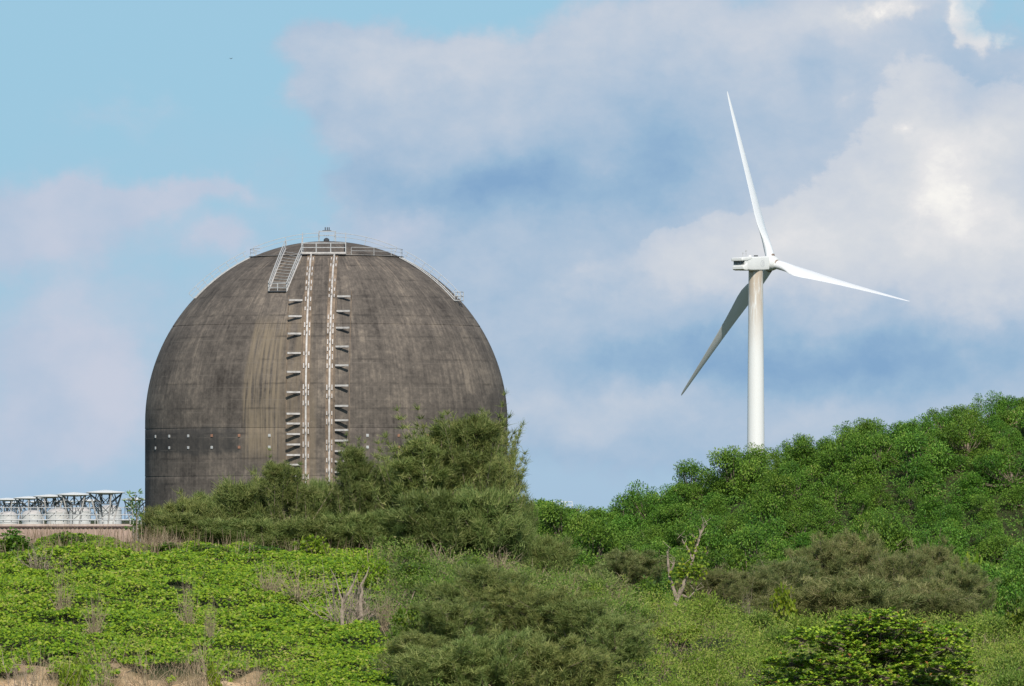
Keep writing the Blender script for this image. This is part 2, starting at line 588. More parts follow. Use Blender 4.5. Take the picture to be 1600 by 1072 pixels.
go = np_mesh('ground', np.stack([GX, GY, GZ], -1).reshape(-1, 3), F_, M_ground, extra={'sand': sand.ravel()})
tag(go, kind='structure')

# ------------------------------------------------------------------ containment dome
DY, DR = 1036.0, 22.0
spring = at(510, 660, DY)
DX, ZS = spring.x, spring.z
DB = 1.0
MPP = DY / FPX                       # metres per photo pixel at the dome

M_conc = bpy.data.materials.new('weathered_concrete')
M_conc.use_nodes = True
t = NT(M_conc.node_tree)
p = t.n['Principled BSDF']
uvn = t.node('ShaderNodeUVMap', uv_map='UVMap').outputs[0]
u, v, _ = t.sep(uvn)
jit = t.math('MULTIPLY', t.math('SUBTRACT', t.noise(uvn, .25, 4, .6), .5), 2.0)
str1 = t.noise(t.comb(t.math('MULTIPLY', u, 1.0), t.math('MULTIPLY', v, .05), 0), 1.0, 7, .65)
str2 = t.noise(t.comb(t.math('MULTIPLY', u, 3.2), t.math('MULTIPLY', v, .16), 5), 1.0, 5, .6)
blot = t.noise(t.comb(u, v, 9), .16, 6, .62)
fine = t.noise(t.comb(u, v, 2), 1.7, 6, .7)
pan = t.node('ShaderNodeTexWhiteNoise', noise_dimensions='2D')
t.put(pan.inputs['Vector'], t.comb(t.math('FLOOR', t.math('DIVIDE', u, 2.4)), t.math('FLOOR', t.math('DIVIDE', v, 3.0)), 0))
val = t.math('MULTIPLY', str1, .21)
val = t.math('MULTIPLY_ADD', str2, .17, val)
val = t.math('MULTIPLY_ADD', blot, .38, val)
val = t.math('MULTIPLY_ADD', fine, .31, val)
val = t.math('MULTIPLY_ADD', t.math('SUBTRACT', pan.outputs['Value'], .5), .035, val)
colr = t.ramp(val, [(.385, (.045, .038, .033)), (.46, (.086, .074, .064)), (.55, (.142, .120, .101)), (.67, (.28, .23, .18))])


def band(x, a, b, s):
    return t.math('MULTIPLY', t.sstep(x, a - s, a + s), t.math('SUBTRACT', 1.0, t.sstep(x, b - s, b + s)))


uj = t.math('ADD', u, t.math('MULTIPLY', jit, .35))
vj = t.math('ADD', v, jit)
# tan washed strip left of the rails, and the paler runs below the landing
tanm = t.math('MULTIPLY', band(uj, -9.9, -5.2, .25), band(vj, ZS - 4.2, ZS + 12.5, 1.6))
tanm = t.math('MULTIPLY', tanm, t.sstep(str2, .33, .62))
colr = t.mix(t.math('MULTIPLY', tanm, .8), colr, (.245, .195, .135))
tan2 = t.math('MULTIPLY', band(uj, -5.2, -.8, .3), band(vj, ZS - 9, ZS + 15, 3))
colr = t.mix(t.math('MULTIPLY', t.math('MULTIPLY', tan2, t.sstep(str1, .36, .6)), .6), colr, (.19, .15, .105))
# blackened band low on the left
dk = t.math('MULTIPLY', t.math('SUBTRACT', 1.0, t.sstep(uj, -10.6, -10.0)), band(vj, ZS - 3.9, ZS - 0.9, .35))
colr = t.mix(t.math('MULTIPLY', dk, .55), colr, (.032, .036, .038))
dk = t.math('MULTIPLY', t.math('SUBTRACT', 1.0, t.sstep(uj, -29.5, -27.5)), t.math('SUBTRACT', 1.0, t.sstep(vj, ZS - 1.4, ZS - .7)))
colr = t.mix(t.math('MULTIPLY', dk, .5), colr, (.028, .030, .036))
# white and rusty drips under the top walkway
dr = t.math('MULTIPLY', band(t.math('MULTIPLY_ADD', str2, 6.0, v), ZS + DR * 1.02 + 3, ZS + DR * 1.13 + 3, 1.0), t.sstep(str2, .56, .70))
colr = t.mix(t.math('MULTIPLY', dr, .8), colr, (.34, .26, .19))
# lift joints and formwork joints
for per, off, wd, dcol, k in ((3.0, .4, .075, (.035, .032, .03), .55), (1.5, .1, .05, (.22, .19, .16), .40)):
    fr = t.math('FRACT', t.math('DIVIDE', t.math('ADD', v, off), per))
    ln = t.math('SUBTRACT', 1.0, t.sstep(t.math('ABSOLUTE', t.math('SUBTRACT', fr, .5)), 0, wd))
    colr = t.mix(t.math('MULTIPLY', t.math('MULTIPLY', ln, t.sstep(t.noise(t.comb(t.math('MULTIPLY', u, .25), v, 3), 1.0, 4, .6), .4, .65)), k), colr, dcol)
fr = t.math('FRACT', t.math('DIVIDE', u, 1.28))
ln = t.math('SUBTRACT', 1.0, t.sstep(t.math('ABSOLUTE', t.math('SUBTRACT', fr, .5)), 0, .09))
colr = t.mix(t.math('MULTIPLY', t.math('MULTIPLY', ln, t.sstep(blot, .45, .62)), .35), colr, (.05, .044, .04))
spk = t.sstep(t.noise(t.comb(t.math('MULTIPLY', u, 1.2), t.math('MULTIPLY', v, 2.2), 8), 1.1, 4, .7), .66, .74)
colr = t.mix(t.math('MULTIPLY', spk, .45), colr, (.27, .235, .20))
t.put(p.inputs['Base Color'], colr)
p.inputs['Roughness'].default_value = .9
p.inputs['Specular IOR Level'].default_value = .15
b = t.node('ShaderNodeBump')
b.inputs['Strength'].default_value = .35
b.inputs['Distance'].default_value = .12
t.put(b.inputs['Height'], val)
t.l.new(b.outputs[0], p.inputs['Normal'])

dome = empty('containment_dome', 'huge weathered dark grey concrete reactor containment dome with rails and ladders up its front', 'reactor dome', (DX, DY, DB))
# profile (offset, v) with a groove at the two main joints
YJ = [511, 671, 745]


def y2v(py):
    h = (660 - py) * MPP
    return ZS + (h if h < 0 else DR * math.asin(min(1, h / DR)))


prof = []
vs_ = sorted(set(list(np.arange(DB, ZS, 1.2)) + [ZS] + list(ZS + DR * np.linspace(.04, math.pi / 2 - .004, 40))))
joints = [y2v(j) for j in YJ]
for vv in vs_:
    if min(abs(vv - j) for j in joints) > .25:
        prof.append((0.0, vv))
for j in joints:
    prof += [(0.0, j - .10), (-.03, j - .06), (-.03, j + .03), (.012, j + .035), (.012, j + .12), (0, j + .3)]
prof.sort(key=lambda q: q[1])
NSEG = 288
vs, fs, uvs = [], [], []
for off, vv in prof:
    e_ = max(0, (vv - ZS) / DR)
    rr = (DR + off) * math.cos(e_)
    zz = min(vv, ZS) + (DR + off) * math.sin(e_) - DB
    for k in range(NSEG + 1):
        ph = -math.pi + 2 * math.pi * k / NSEG
        vs.append((rr * math.sin(ph), -rr * math.cos(ph), zz))
        uvs.append((ph * DR, vv))
W1 = NSEG + 1
for i in range(len(prof) - 1):
    for k in range(NSEG):
        fs.append((i * W1 + k, i * W1 + k + 1, (i + 1) * W1 + k + 1, (i + 1) * W1 + k))
fs.append(tuple((len(prof) - 1) * W1 + k for k in range(NSEG)))
me = bpy.data.meshes.new('concrete_shell')
me.from_pydata(vs, [], fs)
uvl = me.uv_layers.new(name='UVMap')
for lp in me.loops:
    uvl.data[lp.index].uv = uvs[lp.vertex_index]
me.polygons.foreach_set('use_smooth', [True] * len(me.polygons))
me.set_sharp_from_angle(angle=R(40))
me.materials.append(M_conc)
shell = bpy.data.objects.new('concrete_shell', me)
COL.objects.link(shell)
shell.parent = dome


def dp(v_, phi, lat=0.0, off=0.0):
    """point on the dome (local): v along the meridian, azimuth phi, lateral metres, standoff metres"""
    e_ = max(0, (v_ - ZS) / DR)
    rr = (DR + off) * math.cos(e_)
    er = Vector((math.sin(phi), -math.cos(phi), 0))
    et = Vector((math.cos(phi), math.sin(phi), 0))
    rad = math.sqrt(max(.01, rr * rr - lat * lat))
    return er * rad + et * lat + Vector((0, 0, min(v_, ZS) + (DR + off) * math.sin(e_) - DB))


PH0 = R(-1.5)
V_TOP = y2v(404)
# the two vertical rails with backing plate and clamps
rng = np.random.default_rng(4)
for lat in (-1.40, 1.40):
    path = list(np.linspace(DB, ZS, 12)) + list(np.linspace(ZS + 1, V_TOP, 26))
    mbb = MB()
    for a_, b_ in zip(path[:-1], path[1:]):
        w2 = .46
        q = [dp(a_, PH0, lat - w2, .012), dp(a_, PH0, lat + w2, .012), dp(b_, PH0, lat + w2, .012), dp(b_, PH0, lat - w2, .012)]
        q2 = [dp(a_, PH0, lat - w2, .07), dp(a_, PH0, lat + w2, .07), dp(b_, PH0, lat + w2, .07), dp(b_, PH0, lat - w2, .07)]
        mbb.add(q + q2, [(4, 5, 6, 7), (0, 4, 7, 3), (1, 2, 6, 5)])
    mr = MB()
    for a_, b_ in zip(path[:-1], path[1:]):
        mr.bar(dp(a_, PH0, lat, .20), dp(b_, PH0, lat, .20), .22, .2, Vector((1, 0, 0)))
    rail = mr.build('rail', M_rail, dome)
    mbb.build('backing_plate', M_rust, rail)
    y_ = 410
    while y_ < 752:
        vv = y2v(y_)
        cl = MB()
        hh = .22 + .12 * rng.random()
        for sgn in (-1, 1):
            cl.bar(dp(vv - hh, PH0, lat + sgn * .30, .13), dp(vv + hh, PH0, lat + sgn * .30, .13), .17, .12, Vector((1, 0, 0)))
        cl.bar(dp(vv - .09, PH0, lat, .36), dp(vv + .09, PH0, lat, .36), .9, .05, Vector((1, 0, 0)))
        cl.build('clamp', M_rail, rail)
        y_ += 9 + 26 * rng.random() ** 2
# brackets
LB = [475, 500, 527, 557, 586, 617, 650, 665, 681, 697, 713, 728, 745]
RB = [469, 492, 518, 547, 576, 607, 638, 660, 675, 691, 707, 723, 739]
for sgn, ys in ((-1, LB), (1, RB)):
    for y_ in ys:
        vv = y2v(y_)
        k = MB()
        inn, out = sgn * 2.10, sgn * 3.65
        fw = Vector((math.sin(PH0), -math.cos(PH0), 0))
        a_, b_ = dp(vv, PH0, inn, .06) + fw * .12, dp(vv, PH0, inn, .06) + fw * .80 + Vector((math.cos(PH0), math.sin(PH0), 0)) * (out - inn)
        k.bar(a_, b_, .24, .22)
        bo = k.build('bracket', M_rail, dome)
        st = MB()
        st.bar(dp(vv - .30, PH0, inn + sgn * .1, .06), a_ * .25 + b_ * .75 - Vector((0, 0, .1)), .07, .07)
        st.build('bracket_strut', M_dark, bo)
    k = MB()                           # thin conduits beside the brackets
    for lat in (2.0, 3.75):
        ks = [y2v(y__) for y__ in (ys[0] - 8, 490, 520, 560, 600, 640, 660, 700, 760)]
        k.tube([dp(q, PH0, sgn * lat, .05) for q in ks], .045, 5)
    k.build('conduit', M_rust, dome)
# ring of fixing plates, two rows
for row, y_ in enumerate((683, 701)):
    for k_ in range(14):
        ph = R(-67.8 + 10.23 * k_)
        if abs(math.degrees(ph) + 1.5) < 8:
            continue
        pm = M_orange if (k_ in (3, 4, 9, 10, 11) and (row == 0 or k_ in (4, 9))) else M_galv
        k = MB()
        pc = dp(y2v(y_), ph, 0, .05)
        k.box(pc, (.32, .10, .34), Matrix.Rotation(ph, 3, 'Z'))
        pl = k.build('fixing_plate', pm, dome, bevel=.02)
        if pm is M_orange:
            pl['label'] = 'rust stained orange fixing plate'


# railings
def railing(name, pts, outs, h=1.15, every=1, r=.045, mids=(.55,), mat_=None, parent=dome):
    k = MB()
    top = [p_ + o_ * h for p_, o_ in zip(pts, outs)]
    k.tube(top, r, 5)
    for mfr in mids:
        k.tube([p_ + o_ * h * mfr for p_, o_ in zip(pts, outs)], r * .8, 5)
    for i in range(0, len(pts), every):
        k.tube([pts[i] - outs[i] * .1, top[i]], r, 5)
    return k.build(name, mat_ or M_galv, parent)


ZUP = Vector((0, 0, 1))
RING = 9.2
VR = ZS + DR * math.acos(RING / DR)
for a0_, a1_ in ((20, 111), (-111, -55)):
    ring_pts = [dp(VR, R(a), 0, .12) for a in np.arange(a0_, a1_, 6.5)]
    railing('ring_railing', ring_pts, [ZUP] * len(ring_pts), .9, 3, .03)
k = MB()
seg = [dp(VR, R(a), 0, .12) for a in np.arange(-180, 181, 5)]
for a_, b_ in zip(seg[:-1], seg[1:]):
    k.bar(a_, b_, .35, .03)
k.build('ring_walkway', M_rail, dome)
# straight front platform above the rails
pf = MB()
y0 = y2v(404)
L_, R_ = dp(y0, PH0, -2.55, .45), dp(y0, PH0, 2.75, .45)
pf.bar(L_, R_, .5, .22)
pf.build('front_platform', M_rail, dome)
fp = [L_ + (R_ - L_) * q for q in (0, .33, .66, 1)]
railing('platform_railing', fp, [ZUP] * 4, 1.18, 1, .065, (.55,))
for q in (L_, R_):                     # short return rails back to the ring
    back = Vector((q.x * .98, q.y + 3.0, q.z + 1.35))
    railing('return_railing', [q, (q + back) / 2, back], [ZUP] * 3, 1.18, 1, .05)
# inclined walkway left of the rails with a landing at its foot
wa_, wb_ = [(448, 392), (425, 461)], [(476, 398), (453, 461)]


def onfront(px, py, off=.1):
    h = (660 - py) * MPP
    rr = math.sqrt(max(1, DR * DR - h * h))
    sx = (px - 510) * MPP / rr
    return dp(y2v(py), math.asin(max(-1, min(1, sx))), 0, off)


for (a_, b_) in (wa_, wb_):
    n_ = 7
    ps = [onfront(a_[0] + (b_[0] - a_[0]) * i / n_, a_[1] + (b_[1] - a_[1]) * i / n_) for i in range(n_ + 1)]
    railing('stair_railing', ps, [(ZUP + Vector((0, -.25, 0)))] * len(ps), 1.0, 2, .055, (.5,))
    k = MB()
    k.tube(ps, .10, 5)
    k.build('stair_stringer', M_rail, dome)
k = MB()
for i in range(1, 14):
    q = i / 14
    k.bar(onfront(448 - 23 * q, 392 + 69 * q, .12), onfront(476 - 23 * q, 398 + 63 * q, .12), .05, .04)
k.build('stair_treads', M_galv, dome)
la, lb = onfront(425, 461, .1), onfront(453, 461, .1)
railing('landing_railing', [la, (la + lb) / 2, lb], [ZUP] * 3, .95, 1, .055, (.5,))
k = MB()
k.bar(la, lb, .5, .14)
k.build('landing', M_dark, dome)
# meridian ladders down both flanks
for ph, v0 in ((R(72), y2v(473)), (R(-78), y2v(468))):
    n_ = 22
    vv = [v0 + (VR - .3 - v0) * i / n_ for i in range(n_ + 1)]
    lk = MB()
    for sgn in (-1, 1):
        lk.tube([dp(q, ph, sgn * .45, .08) for q in vv], .06, 5)
    for q in np.arange(v0, VR, .55):
        lk.bar(dp(q, ph, -.44, .08), dp(q, ph, .44, .08), .03, .03)
    lad = lk.build('flank_ladder', M_galv, dome)
    ps = [dp(q, ph, .55 if ph > 0 else -.55, .12) for q in vv]
    outs = [(dp(q, ph, .55 if ph > 0 else -.55, 1.12) - dp(q, ph, .55 if ph > 0 else -.55, .12)) for q in vv]
    railing('handrail', ps, outs, .85, 3, .032, (.5,), parent=lad)
    # curved handrails continuing over the crown
    vv = [VR + .6 + (ZS + DR * 1.50 - VR) * i / 14 for i in range(15)]
    ps = [dp(q, ph, 0, .12) for q in vv]
    railing('crown_handrail', ps, [(dp(q, ph, 0, 1.12) - dp(q, ph, 0, .12)) for q in vv], .9, 7, .035, (.5,))
    q = dp(v0, ph, 0, .1)
    if ph > 0:
        k = MB()
        e_ = Vector((math.cos(ph), math.sin(ph), 0)) * .8
        rdl = Vector((math.sin(ph), -math.cos(ph), 0)) * .9
        sq = [q - e_ * .7, q + e_ * .7, q + e_ * .7 + rdl * .8, q - e_ * .7 + rdl * .8]
        for i in range(4):
            k.tube([sq[i] + ZUP * .05, sq[i] + ZUP * 1.1], .05, 5)
            for hh in (.05, .6, 1.1):
                k.tube([sq[i] + ZUP * hh, sq[(i + 1) % 4] + ZUP * hh], .045, 5)
        k.build('ladder_landing', M_galv, dome)
# apex equipment
k = MB()
top = Vector((0, 0, ZS + DR - DB))
sq = [top + Vector((x, y, -.05)) for x, y in ((-.9, -1.2), (1.1, -1.2), (1.1, 1.2), (-.9, 1.2))]
for i in range(4):
    k.tube([sq[i], sq[i] + ZUP * 1.3], .032, 5)
    for hh in (.75, 1.25):
        k.tube([sq[i] + ZUP * hh, sq[(i + 1) % 4] + ZUP * hh], .028, 5)
k.build('apex_railing', M_galv, dome)
k = MB()
k.lathe([(.35, -.1), (.35, .2), (.22, .35), (.05, .42)], 12, top)
k.build('vent_cap', M_dark, dome)
k = MB()
k.bar(top + ZUP * 1.3 + Vector((-.5, 0, 0)), top + ZUP * 1.3 + Vector((.6, 0, 0)), .12, .08)
for x in (-.15, .1, .32):
    k.tube([top + Vector((x, 0, 1.3)), top + Vector((x, 0, 1.7))], .06, 6)
k.build('apex_lamps', M_dark, dome)

# ------------------------------------------------------------------ wind turbine
TY = 1660.0
hubp = at(1206, 411, TY)
YAW, TILT = R(41.7), R(2.6)
n_ax = Vector((math.sin(YAW) * math.cos(TILT), math.cos(YAW) * math.cos(TILT), math.sin(TILT)))
h_ax = Vector((math.cos(YAW), -math.sin(YAW), 0))
u_ax = h_ax.cross(n_ax)
if u_ax.z < 0:
    u_ax = -u_ax
HUBD = 4.87
tbase = hubp - n_ax * HUBD
turb = empty('wind_turbine', 'white three bladed wind turbine standing beyond the green hill', 'wind turbine', (tbase.x, tbase.y, 1.0))


def tl(a, b_, c_):
    """nacelle frame (axis, side towards camera, up) -> turbine local"""
    return tbase + n_ax * a + h_ax * b_ + u_ax * c_ - Vector((tbase.x, tbase.y, 1.0))


M_tower = bpy.data.materials.new('tower_paint')
M_tower.use_nodes = True
t = NT(M_tower.node_tree)
co = t.node('ShaderNodeTexCoord').outputs['Object']
x_, y_, z_ = t.sep(co)
stn = t.noise(t.comb(t.math('MULTIPLY', x_, 1.3), t.math('MULTIPLY', y_, 1.3), t.math('MULTIPLY', z_, .18)), 1.0, 6, .65)
hz = tbase.z - 1.0
stm = t.math('MULTIPLY', t.sstep(z_, hz - 20, hz - 2), t.sstep(stn, .34, .55))
cc = t.mix(t.math('MULTIPLY', stm, .8), (.80, .80, .77), (.50, .38, .26))
spk = t.math('MULTIPLY', t.sstep(t.noise(co, 1.6, 5, .7), .66, .72), t.sstep(z_, hz - 26, hz - 6))
cc = t.mix(t.math('MULTIPLY', spk, .55), cc, (.22, .15, .11))
t.put(t.n['Principled BSDF'].inputs['Base Color'], cc)
t.n['Principled BSDF'].inputs['Roughness'].default_value = .45

k = MB()
zt = tbase.z - 1.0 - 1.25
k.lathe([(1.95, -1.5), (1.82, 4), (1.40, zt - .5), (1.40, zt)], 48)
k.build('tower', M_tower, turb, smooth='auto')
for zf, rf in ((zt - 17.5, 1.525), (zt - 34, 1.665)):
    k = MB()
    k.lathe([(rf - .02, 0), (rf + .018, .02), (rf + .018, .14), (rf - .02, .16)], 48, (0, 0, zf))
    k.build('flange', M_galv, turb, smooth='auto')
k = MB()
k.lathe([(1.5, 0), (1.5, .35)], 40, (0, 0, zt - .02))
k.build('yaw_ring', M_galv, turb, smooth='auto')


def rsec(a, hw, c0, c1, rr=.28, n=5):
    pts = []
    for (sx, sc, a0) in ((1, 1, 0), (-1, 1, 90), (-1, -1, 180), (1, -1, 270)):
        cx = sx * (hw - rr)
        cy = (c1 - rr) if sc > 0 else (c0 + rr)
        for i in range(n):
            an = R(a0 + 90 * i / (n - 1))
            pts.append(tl(a, cx + rr * math.cos(an), cy + rr * math.sin(an)))
    return pts


k = MB()
k.loft([rsec(-4.95, 1.45, -1.05, 1.2), rsec(-3.2, 1.6, -1.28, 1.32), rsec(.4, 1.6, -1.36, 1.36), rsec(2.15, 1.58, -1.30, 1.34), rsec(2.4, 1.40, -1.12, 1.18)])
nac = k.build('nacelle', M_white, turb, smooth='auto')
k = MB()
k.loft([rsec(-5.75, 1.30, .72, 1.16, .12), rsec(-5.55, 1.52, .62, 1.30, .2), rsec(-4.4, 1.63, .60, 1.385, .2), rsec(-3.0, 1.63, .90, 1.385, .15)])
k.build('rear_hood', M_white, nac, smooth='auto')
k = MB()
k.loft([rsec(-5.45, 1.35, -.92, -.45, .1), rsec(-5.1, 1.5, -1.12, -.22, .12), rsec(-4.4, 1.62, -1.24, .25, .2)])
k.build('rear_chin', M_white, nac, smooth='auto')
k = MB()
for i in range(5):
    cc_ = -.05 + i * .13
    for b_ in (0,):
        q = [tl(-5.02, -1.3, cc_), tl(-5.02, 1.3, cc_), tl(-5.10, 1.3, cc_ + .05), tl(-5.10, -1.3, cc_ + .05)]
        k.add(q + [x + u_ax * .03 for x in q], [(0, 1, 2, 3), (7, 6, 5, 4), (0, 4, 5, 1), (1, 5, 6, 2), (2, 6, 7, 3), (3, 7, 4, 0)])
k.build('cooling_louvre', M_dark, nac)
k = MB()
k.tube([tl(-4.9, .9, 1.3), tl(-4.9, .9, 2.25)], .06, 6)
k.tube([tl(-4.9, .9, 2.1), tl(-4.6, .9, 2.1)], .05, 6)
k.build('wind_vane', M_galv, nac)
k = MB()
k.tube([tl(-3.9, .9, 1.3), tl(-3.9, .9, 2.75)], .06, 6)
k.tube([tl(-4.2, .9, 2.5), tl(-3.6, .9, 2.5)], .05, 6)
k.build('anemometer', M_galv, nac)
k = MB()
k.box(tl(-2.4, .6, 1.52), (.5, .7, .34))
k.build('roof_hatch', M_white, nac, bevel=.04)
k = MB()
k.box(tl(-.6, .6, 1.50), (.8, .5, .24))
k.build('roof_vent', M_dark, nac)
M_emb = mat('faded_emblem', (.58, .59, .60), .6)
k = MB()
for i in range(24):                    # faint round emblem with upright bars
    a0, a1 = 2 * math.pi * i / 24, 2 * math.pi * (i + 1) / 24
    q = []
    for rr, an in ((.52, a0), (.62, a0), (.62, a1), (.52, a1)):
        q.append(tl(.15 + rr * math.cos(an), 1.606, -.05 + rr * 1.05 * math.sin(an)))
    k.add(q, [(0, 1, 2, 3)])
for x in (-.2, .05, .28):
    q = [tl(.15 + x, 1.606, -.42), tl(.15 + x + .1, 1.606, -.42), tl(.15 + x + .1, 1.606, .35), tl(.15 + x, 1.606, .35)]
    k.add(q, [(0, 1, 2, 3)])
k.build('emblem', M_emb, nac)
# hub
k = MB()
secs = []
for a, rr in ((2.55, 1.0), (2.7, 1.32), (3.6, 1.45), (4.9, 1.5), (5.7, 1.3), (6.3, .85), (6.55, .3)):
    secs.append([tl(a, rr * math.cos(2 * math.pi * i / 28), rr * math.sin(2 * math.pi * i / 28)) for i in range(28)])
k.loft(secs)
hub_o = k.build('rotor_hub', M_white, turb, smooth='auto')
k = MB()
k.loft([[tl(a, rr * math.cos(2 * math.pi * i / 28), rr * math.sin(2 * math.pi * i / 28)) for i in range(28)] for a, rr in ((2.38, 1.05), (2.45, 1.22), (2.62, 1.22), (2.7, 1.05))])
k.build('shade_gap_ring', M_dark, hub_o, smooth='auto')  # dark ring standing in for the shaded gap between nacelle and hub
M_blade = mat('blade_white', (.82, .83, .83), .32, .5, .02, .3)
for al in (R(106.5), R(-13.2), R(226.6)):
    rho = h_ax * math.cos(al) + u_ax * math.sin(al)
    tau = -h_ax * math.sin(al) + u_ax * math.cos(al)
    secs = []
    rs = [1.1, 2.0, 3.2, 4.8, 6.3, 7.8, 9.5, 12, 15, 19, 23, 27, 31, 33.5, 34.7, 35.2]
    ch = [1.95, 1.95, 2.1, 2.65, 3.35, 3.7, 3.65, 3.2, 2.7, 2.2, 1.8, 1.4, 1.0, .72, .46, .15]
    th = [1.75, 1.75, 1.65, 1.35, 1.05, .85, .72, .56, .44, .34, .27, .20, .14, .10, .06, .02]
    for r_, c_, h_ in zip(rs, ch, th):
        tw = R(14) * max(0, 1 - r_ / 30)
        beta = R(82) - tw
        le = tau * math.cos(beta) + n_ax * math.sin(beta)
        nn = rho.cross(le)
        bl = sm(np.array(r_), 2.5, 7.5)
        s_ = []
        for i in range(24):
            an = 2 * math.pi * i / 24
            x = math.cos(an)
            xc = (x - 1) * .5                         # 0 leading edge .. -1 trailing edge
            tshape = math.sin(an) * (1 - float(bl) * .55 * max(0, -x) ** 1.0)
            pos = float(.5 * (1 - bl) + .32 * bl)
            s_.append(tbase + n_ax * HUBD + rho * r_ + le * ((xc + pos) * c_) + nn * (tshape * h_ * .5) - Vector((tbase.x, tbase.y, 1.0)))
        secs.append(s_)
    k = MB()
    k.loft(secs)
    bld = k.build('blade', M_blade, turb, smooth='auto')
    k = MB()
    hc = tbase + n_ax * HUBD - Vector((tbase.x, tbase.y, 1.0))
    k.tube([hc + rho * 1.25, hc + rho * 1.62], .93, 28)
    k.build('root_collar', mat('grimy_collar', (.30, .22, .17), .7, .3, .3, 2), bld, smooth='auto')

# ------------------------------------------------------------------ industrial site at the left, beyond the dune
ZC = EYE + 41 * 900 / FPX
GRP = 'white canopies on lattice struts'


def canopy():
    root = empty('lattice_canopy', 'flat white round canopy on dark lattice struts', 'canopy', group=GRP)
    k = MB()
    k.lathe([(.3, -.28), (2.02, -.12), (2.08, -.04), (2.02, .02), (1.1, .14), (.12, .24)], 28)
    k.build('canopy_disc', M_white, root, smooth='auto')
    k = MB()
    for i in range(8):
        a = 2 * math.pi * (i + .5) / 8
        d = Vector((math.cos(a), math.sin(a), 0))
        k.tube([d * 1.85 + ZUP * -.16, d * .35 + ZUP * -1.25], .055, 5)
        k.tube([d * 1.05 + ZUP * -.24, d * 1.30 + ZUP * -1.25], .05, 5)
        d2 = Vector((math.cos(a + math.pi / 4), math.sin(a + math.pi / 4), 0))
        k.tube([d * 1.3 + ZUP * -1.25, d2 * 1.3 + ZUP * -1.25], .05, 5)
        k.tube([d * 1.85 + ZUP * -.18, d2 * 1.3 + ZUP * -1.25], .045, 5)
    for i in range(6):
        a = 2 * math.pi * i / 6
        d = Vector((math.cos(a), math.sin(a), 0))
        k.tube([d * 1.30 + ZUP * -1.25, d * .75 + ZUP * -2.3], .045, 5)
        d2 = Vector((math.cos(a + 1.05), math.sin(a + 1.05), 0))
        k.tube([d * .75 + ZUP * -2.3, d2 * 1.30 + ZUP * -1.25], .04, 5)
        k.tube([d * .75 + ZUP * -2.3, d2 * .75 + ZUP * -2.3], .045, 5)
    k.build('lattice_truss', M_lattice, root)
    zg = 1.0 - ZC
    for i in range(4):
        a = 2 * math.pi * i / 4 + .4
        d = Vector((math.cos(a), math.sin(a), 0))
        k = MB()
        k.tube([d * 1.75 + ZUP * -.2, d * .85 + ZUP * -3.2, d * .75 + ZUP * zg], .085, 6)
        k.build('leg', M_rail, root)
    return root


spots = [(165, 900, 'nearest and largest of the row'), (116, 980, 'second from the dome in the near row'), (78, 1060, 'third from the dome in the near row'),
         (45, 1150, 'fourth from the dome in the near row'), (12, 1240, 'at the left photo edge'), (-20, 1340, 'last of the row beyond the left edge'),
         (212, 1235, 'lower one half hidden behind the dome edge'), (140, 1330, 'in the farther row behind the struts'), (60, 1420, 'middle one of the farther row'), (100, 1380, 'second from the dome in the farther row'), (22, 1500, 'farthest one in the farther row')]
cn = canopy()
for i, (px, Y, txt) in enumerate(spots):
    q = at(px, 770, Y)
    lab = 'flat white round canopy on dark lattice struts, ' + txt
    if i == 0:
        cn.location = (q.x, Y, ZC)
        cn['label'] = lab
    else:
        dup(cn, (q.x, Y, ZC), .4 * i, (1, 1, 1), lab)


M_tank = mat('chalky_white_tank', (.62, .61, .58), .6, .3, .16, .7)


def tank(px, Y, py_top, wpx, label):
    q = at(px, py_top, Y)
    r_ = wpx * Y / FPX / 2
    root = empty('storage_tank', label, 'tank', (q.x, Y, 1.0), 0, 'white tanks under the canopies')
    h = q.z - 1.0
    k = MB()
    k.lathe([(r_, -.1), (r_, h - r_ * .45), (r_ * 1.03, h - r_ * .44), (r_ * 1.03, h - r_ * .38)], 28)
    k.build('tank_shell', M_tank, root, smooth='auto')
    k = MB()
    k.lathe([(r_ * .99, h - r_ * .375), (r_ * .8, h - r_ * .16), (r_ * .45, h - .02), (r_ * .05, h)], 28)
    k.build('tank_roof', M_rail, root, smooth='auto')
    for i in range(3):
        k = MB()
        zz = h * (.35 + .2 * i)
        k.lathe([(r_ * 1.002, zz), (r_ * 1.03, zz + .03), (r_ * 1.03, zz + .12), (r_ * 1.002, zz + .15)], 28)
        k.build('hoop', M_galv, root)


tank(171, 960, 789, 38, 'white round topped tank nearest the dome, below the largest canopy')
tank(124, 1010, 792, 36, 'white round topped tank in the middle, behind the pink wall')
tank(90, 1050, 794, 34, 'white round topped tank behind the dry stalks left of the middle tank')
tank(50, 1080, 797, 32, 'white round topped tank second from the left photo edge')
tank(12, 1100, 799, 32, 'white round topped tank at the left photo edge')

